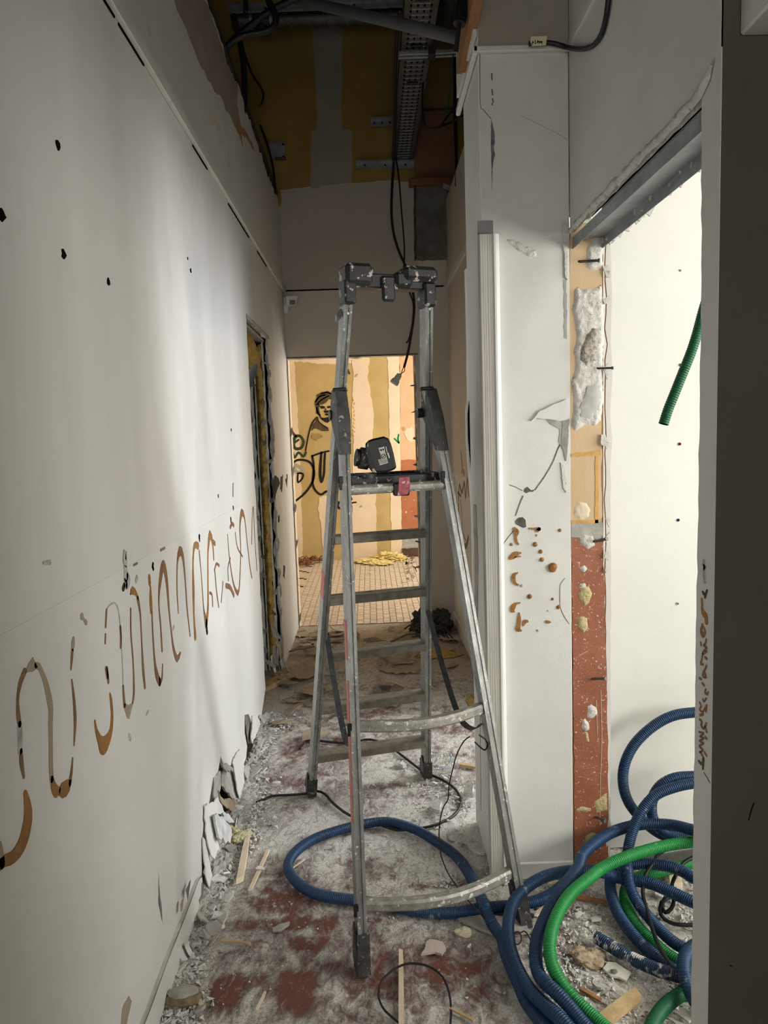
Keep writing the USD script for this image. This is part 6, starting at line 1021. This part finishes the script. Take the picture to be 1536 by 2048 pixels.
for i in range(16):
    x, y = r6.uniform(-.75, .5), r6.uniform(6.4, 9.0) if i % 3 else r6.uniform(8.8, 9.05)
    s_ = r6.uniform(.03, .10); solo('far_scrap', flake((x, y, .003), (s_, s_*.6), .004, r6.uniform(0, 3), 1200+i, (r6.normal(0, .15), 0)), [CREAM, PAPERB, PLAS, WOOLY][i % 4], '%s scrap on the far room tiles, %s' % (['cream plaster', 'brown paper', 'white plaster', 'yellow wool'][i % 4], 'by the far wall' if y > 8.5 else 'in mid floor' if y > 7.4 else 'near the doorway'), 'scrap', '%s scraps %d' % (['cream', 'brown', 'white', 'yellow'][i % 4], int(y > 8.5)+2*int(y > 7.4)))
for i in range(12):
    p = fl(822+r6.normal(0, 6), 1138+r6.normal(0, 10)); solo('dark_debris', flake((p[0], p[1], .01+.03*r6.random()), (.10, .05), .006, r6.uniform(0, 3), 1300+i, (r6.normal(0, .6), r6.normal(0, .6))), [PAPERD, LINER, PAPER][i % 3], 'dark jagged debris piece against the right side of the far doorway', 'debris', 'dark debris by the far doorway')
# larger plaster chunks along the left wall and in the side room
def spots():
    for i in range(48):                                              # left wall foot
        y = r6.uniform(1.5, 3.95); yield XL+.03+abs(r6.normal(0, .06)), y, r6.uniform(.015, .05)*(1.6 if 2.1 < y < 3.4 else 1), 'plaster chip in the debris along the foot of the left wall', 'chips along the left wall foot'
    for i in range(64):                                              # side room and under the hoses
        yield r6.uniform(.45, 1.25), r6.uniform(1.55, 2.5), r6.uniform(.015, .06), 'plaster chip in the rubble around the hoses', 'chips in the rubble around the hoses'
    for i in range(22):                                              # by the column
        yield r6.normal(.30, .05), r6.uniform(2.3, 3.3), r6.uniform(.012, .05), 'plaster flake in the dust drift beside the column', 'flakes in the dust beside the column'
def chip_lab(x, y, s_, k, grp):
    col = ['white', 'dusty grey', 'dark grey', 'white', 'painted white'][k]; size = 'larger' if s_ > .04 else 'small' if s_ > .025 else 'tiny'
    if 'left wall' in grp: pl = 'by the left wall, '+('by the bottom left stone' if y < 1.75 else 'near the white fitting' if y < 2.0 else 'beside the chipped skirting' if y < 2.35 else 'below the broken boards' if y < 2.8 else 'beyond the pale wool' if y < 3.3 else 'before the left doorway')
    elif 'hoses' in grp: pl = 'in rubble '+('outside the blue arcs' if x < .6 else 'inside the green arc' if x < .8 else 'right of the green arc' if x < 1.0 else 'at the hose ends')+', '+('near the picture bottom' if y < 1.8 else 'by the open hose' if y < 2.1 else 'towards the white wall')
    else: pl = 'in column dust, '+('at its front foot' if y < 2.5 else 'along its side' if y < 2.75 else 'behind it')
    return '%s %s plaster chip %s' % (size, col, pl), 'plaster chip', '%s %s chips %s' % (size, col, pl)
for i, (x, y, s_, lab, grp) in enumerate(spots()):
    if grp.startswith('chips in') and x < .67 and y > 2.33: y -= .2
    if grp.startswith('flakes') and x > XC-.02 and y > 2.35: x = XC-.04-.1*r6.random()
    solo('plaster_chip', flake((x, y, .002+.006*r6.random()), (s_, s_*r6.uniform(.5, .9)), .003+.006*r6.random(), r6.uniform(0, 3), 2000+i, (r6.normal(0, .38 if 'left wall' in grp else .22), r6.normal(0, .38 if 'left wall' in grp else .22)), 0, 7), [PLAS, DUSTB, PAPER, PLAS, WHITE][i % 5], *chip_lab(x, y, s_, i % 5, grp))
# fine crumbs and dust grit nobody could count
def crumbs(n, draw, lo, hi_, seed):
    r = np.random.default_rng(seed); V, Fc = [], []
    base = np.array([[1, 1, 1], [-1, -1, 1], [-1, 1, -1], [1, -1, -1]], float)*.6; fa = np.array([[0, 1, 2], [0, 3, 1], [0, 2, 3], [1, 3, 2]])
    pos = draw(r, n); k = len(pos); s = lo+(hi_-lo)*r.random(k)**3
    B = base[None]+r.normal(0, .28, (k, 4, 3)); th = r.uniform(0, 6.28, k); cs, sn = np.cos(th), np.sin(th)
    X = np.stack([B[..., 0]*cs[:, None]-B[..., 1]*sn[:, None], B[..., 0]*sn[:, None]+B[..., 1]*cs[:, None], B[..., 2]*.65], -1)*s[:, None, None]
    X += np.c_[pos, s*.35][:, None]; return trimesh.Trimesh(X.reshape(-1, 3), (np.arange(k)[:, None, None]*4+fa[None]).reshape(-1, 3), process=False)
def d_left(r, n): y = r.uniform(1.3, 4.0, n); return np.c_[XL+.005+np.abs(r.normal(0, .05, n))*(1+.4*np.sin(y*5)), y]
def d_side(r, n):
    P = np.c_[r.uniform(.42, 1.5, n), r.uniform(1.46, 2.54, n)]; k = meshkit.fbm(np.c_[P*6, np.zeros(n)], 3, 4); ok = (k > .42) & ~((P[:, 0] < .78) & (P[:, 1] > 2.36)); return P[ok]
def d_col(r, n): P = np.c_[r.normal(.27, .08, n), r.uniform(2.2, 3.4, n)]; return P[~((P[:, 0] > XC-.01) & (P[:, 1] > 2.33))]
def d_mid(r, n):
    P = np.c_[r.uniform(-.6, .6, n), r.uniform(1.2, 5.8, n)]; k = meshkit.fbm(np.c_[P*4, np.zeros(n)], 3, 9); return P[(k > .47) & ~((P[:, 0] > XC-.01) & (P[:, 1] > 2.33) & (P[:, 1] < 2.8))]
for nm, n_, dr_, lo, hi_, sd_, lab in (('plaster_grit', 17000, d_left, .0015, .013, 1, 'white plaster grit heaped along the foot of the left wall'), ('plaster_grit', 24000, d_side, .0012, .0085, 2, 'white plaster rubble grit under the hoses'), ('plaster_grit', 3500, d_col, .0015, .008, 3, 'plaster grit in the dust drift by the column'), ('plaster_grit', 7000, d_mid, .001, .006, 4, 'fine plaster grit strewn over the corridor floor')):
    solo(nm, crumbs(n_, dr_, lo, hi_, sd_), PLAS, lab, 'plaster grit', kind='stuff')
for nm, cx_, w_, h_, y0_, y1_, lab in (('rubble_bank', XL+.02, .085, .035, 2.2, 3.95, 'low bank of grey rubble against the broken foot of the left wall'),):
    ys = np.arange(y0_, y1_, .006); us = np.linspace(0, 1, 20); Y, U = np.meshgrid(ys, us, indexing='ij')
    nn = meshkit.fbm(np.c_[Y.ravel()*9, U.ravel()*3, np.zeros(Y.size)], 4, 3).reshape(Y.shape); n2_ = meshkit.fbm(np.c_[Y.ravel()*70, U.ravel()*10, np.zeros(Y.size)], 4, 5).reshape(Y.shape)
    X = XL-.01+U*w_*(.6+1.2*nn); Z = h_*(1-U)**1.3*(.3+1.3*nn)+.026*(n2_-.42)*(1-U)**.6-.004
    ny_, nx_ = Y.shape; i_ = (np.arange(ny_-1)[:, None]*nx_+np.arange(nx_-1)[None]).ravel()
    solo(nm, trimesh.Trimesh(np.c_[X.ravel(), Y.ravel(), Z.ravel()], np.vstack([np.c_[i_, i_+1, i_+nx_+1], np.c_[i_, i_+nx_+1, i_+nx_]]), process=False), PAPER, lab, 'rubble', kind='stuff')
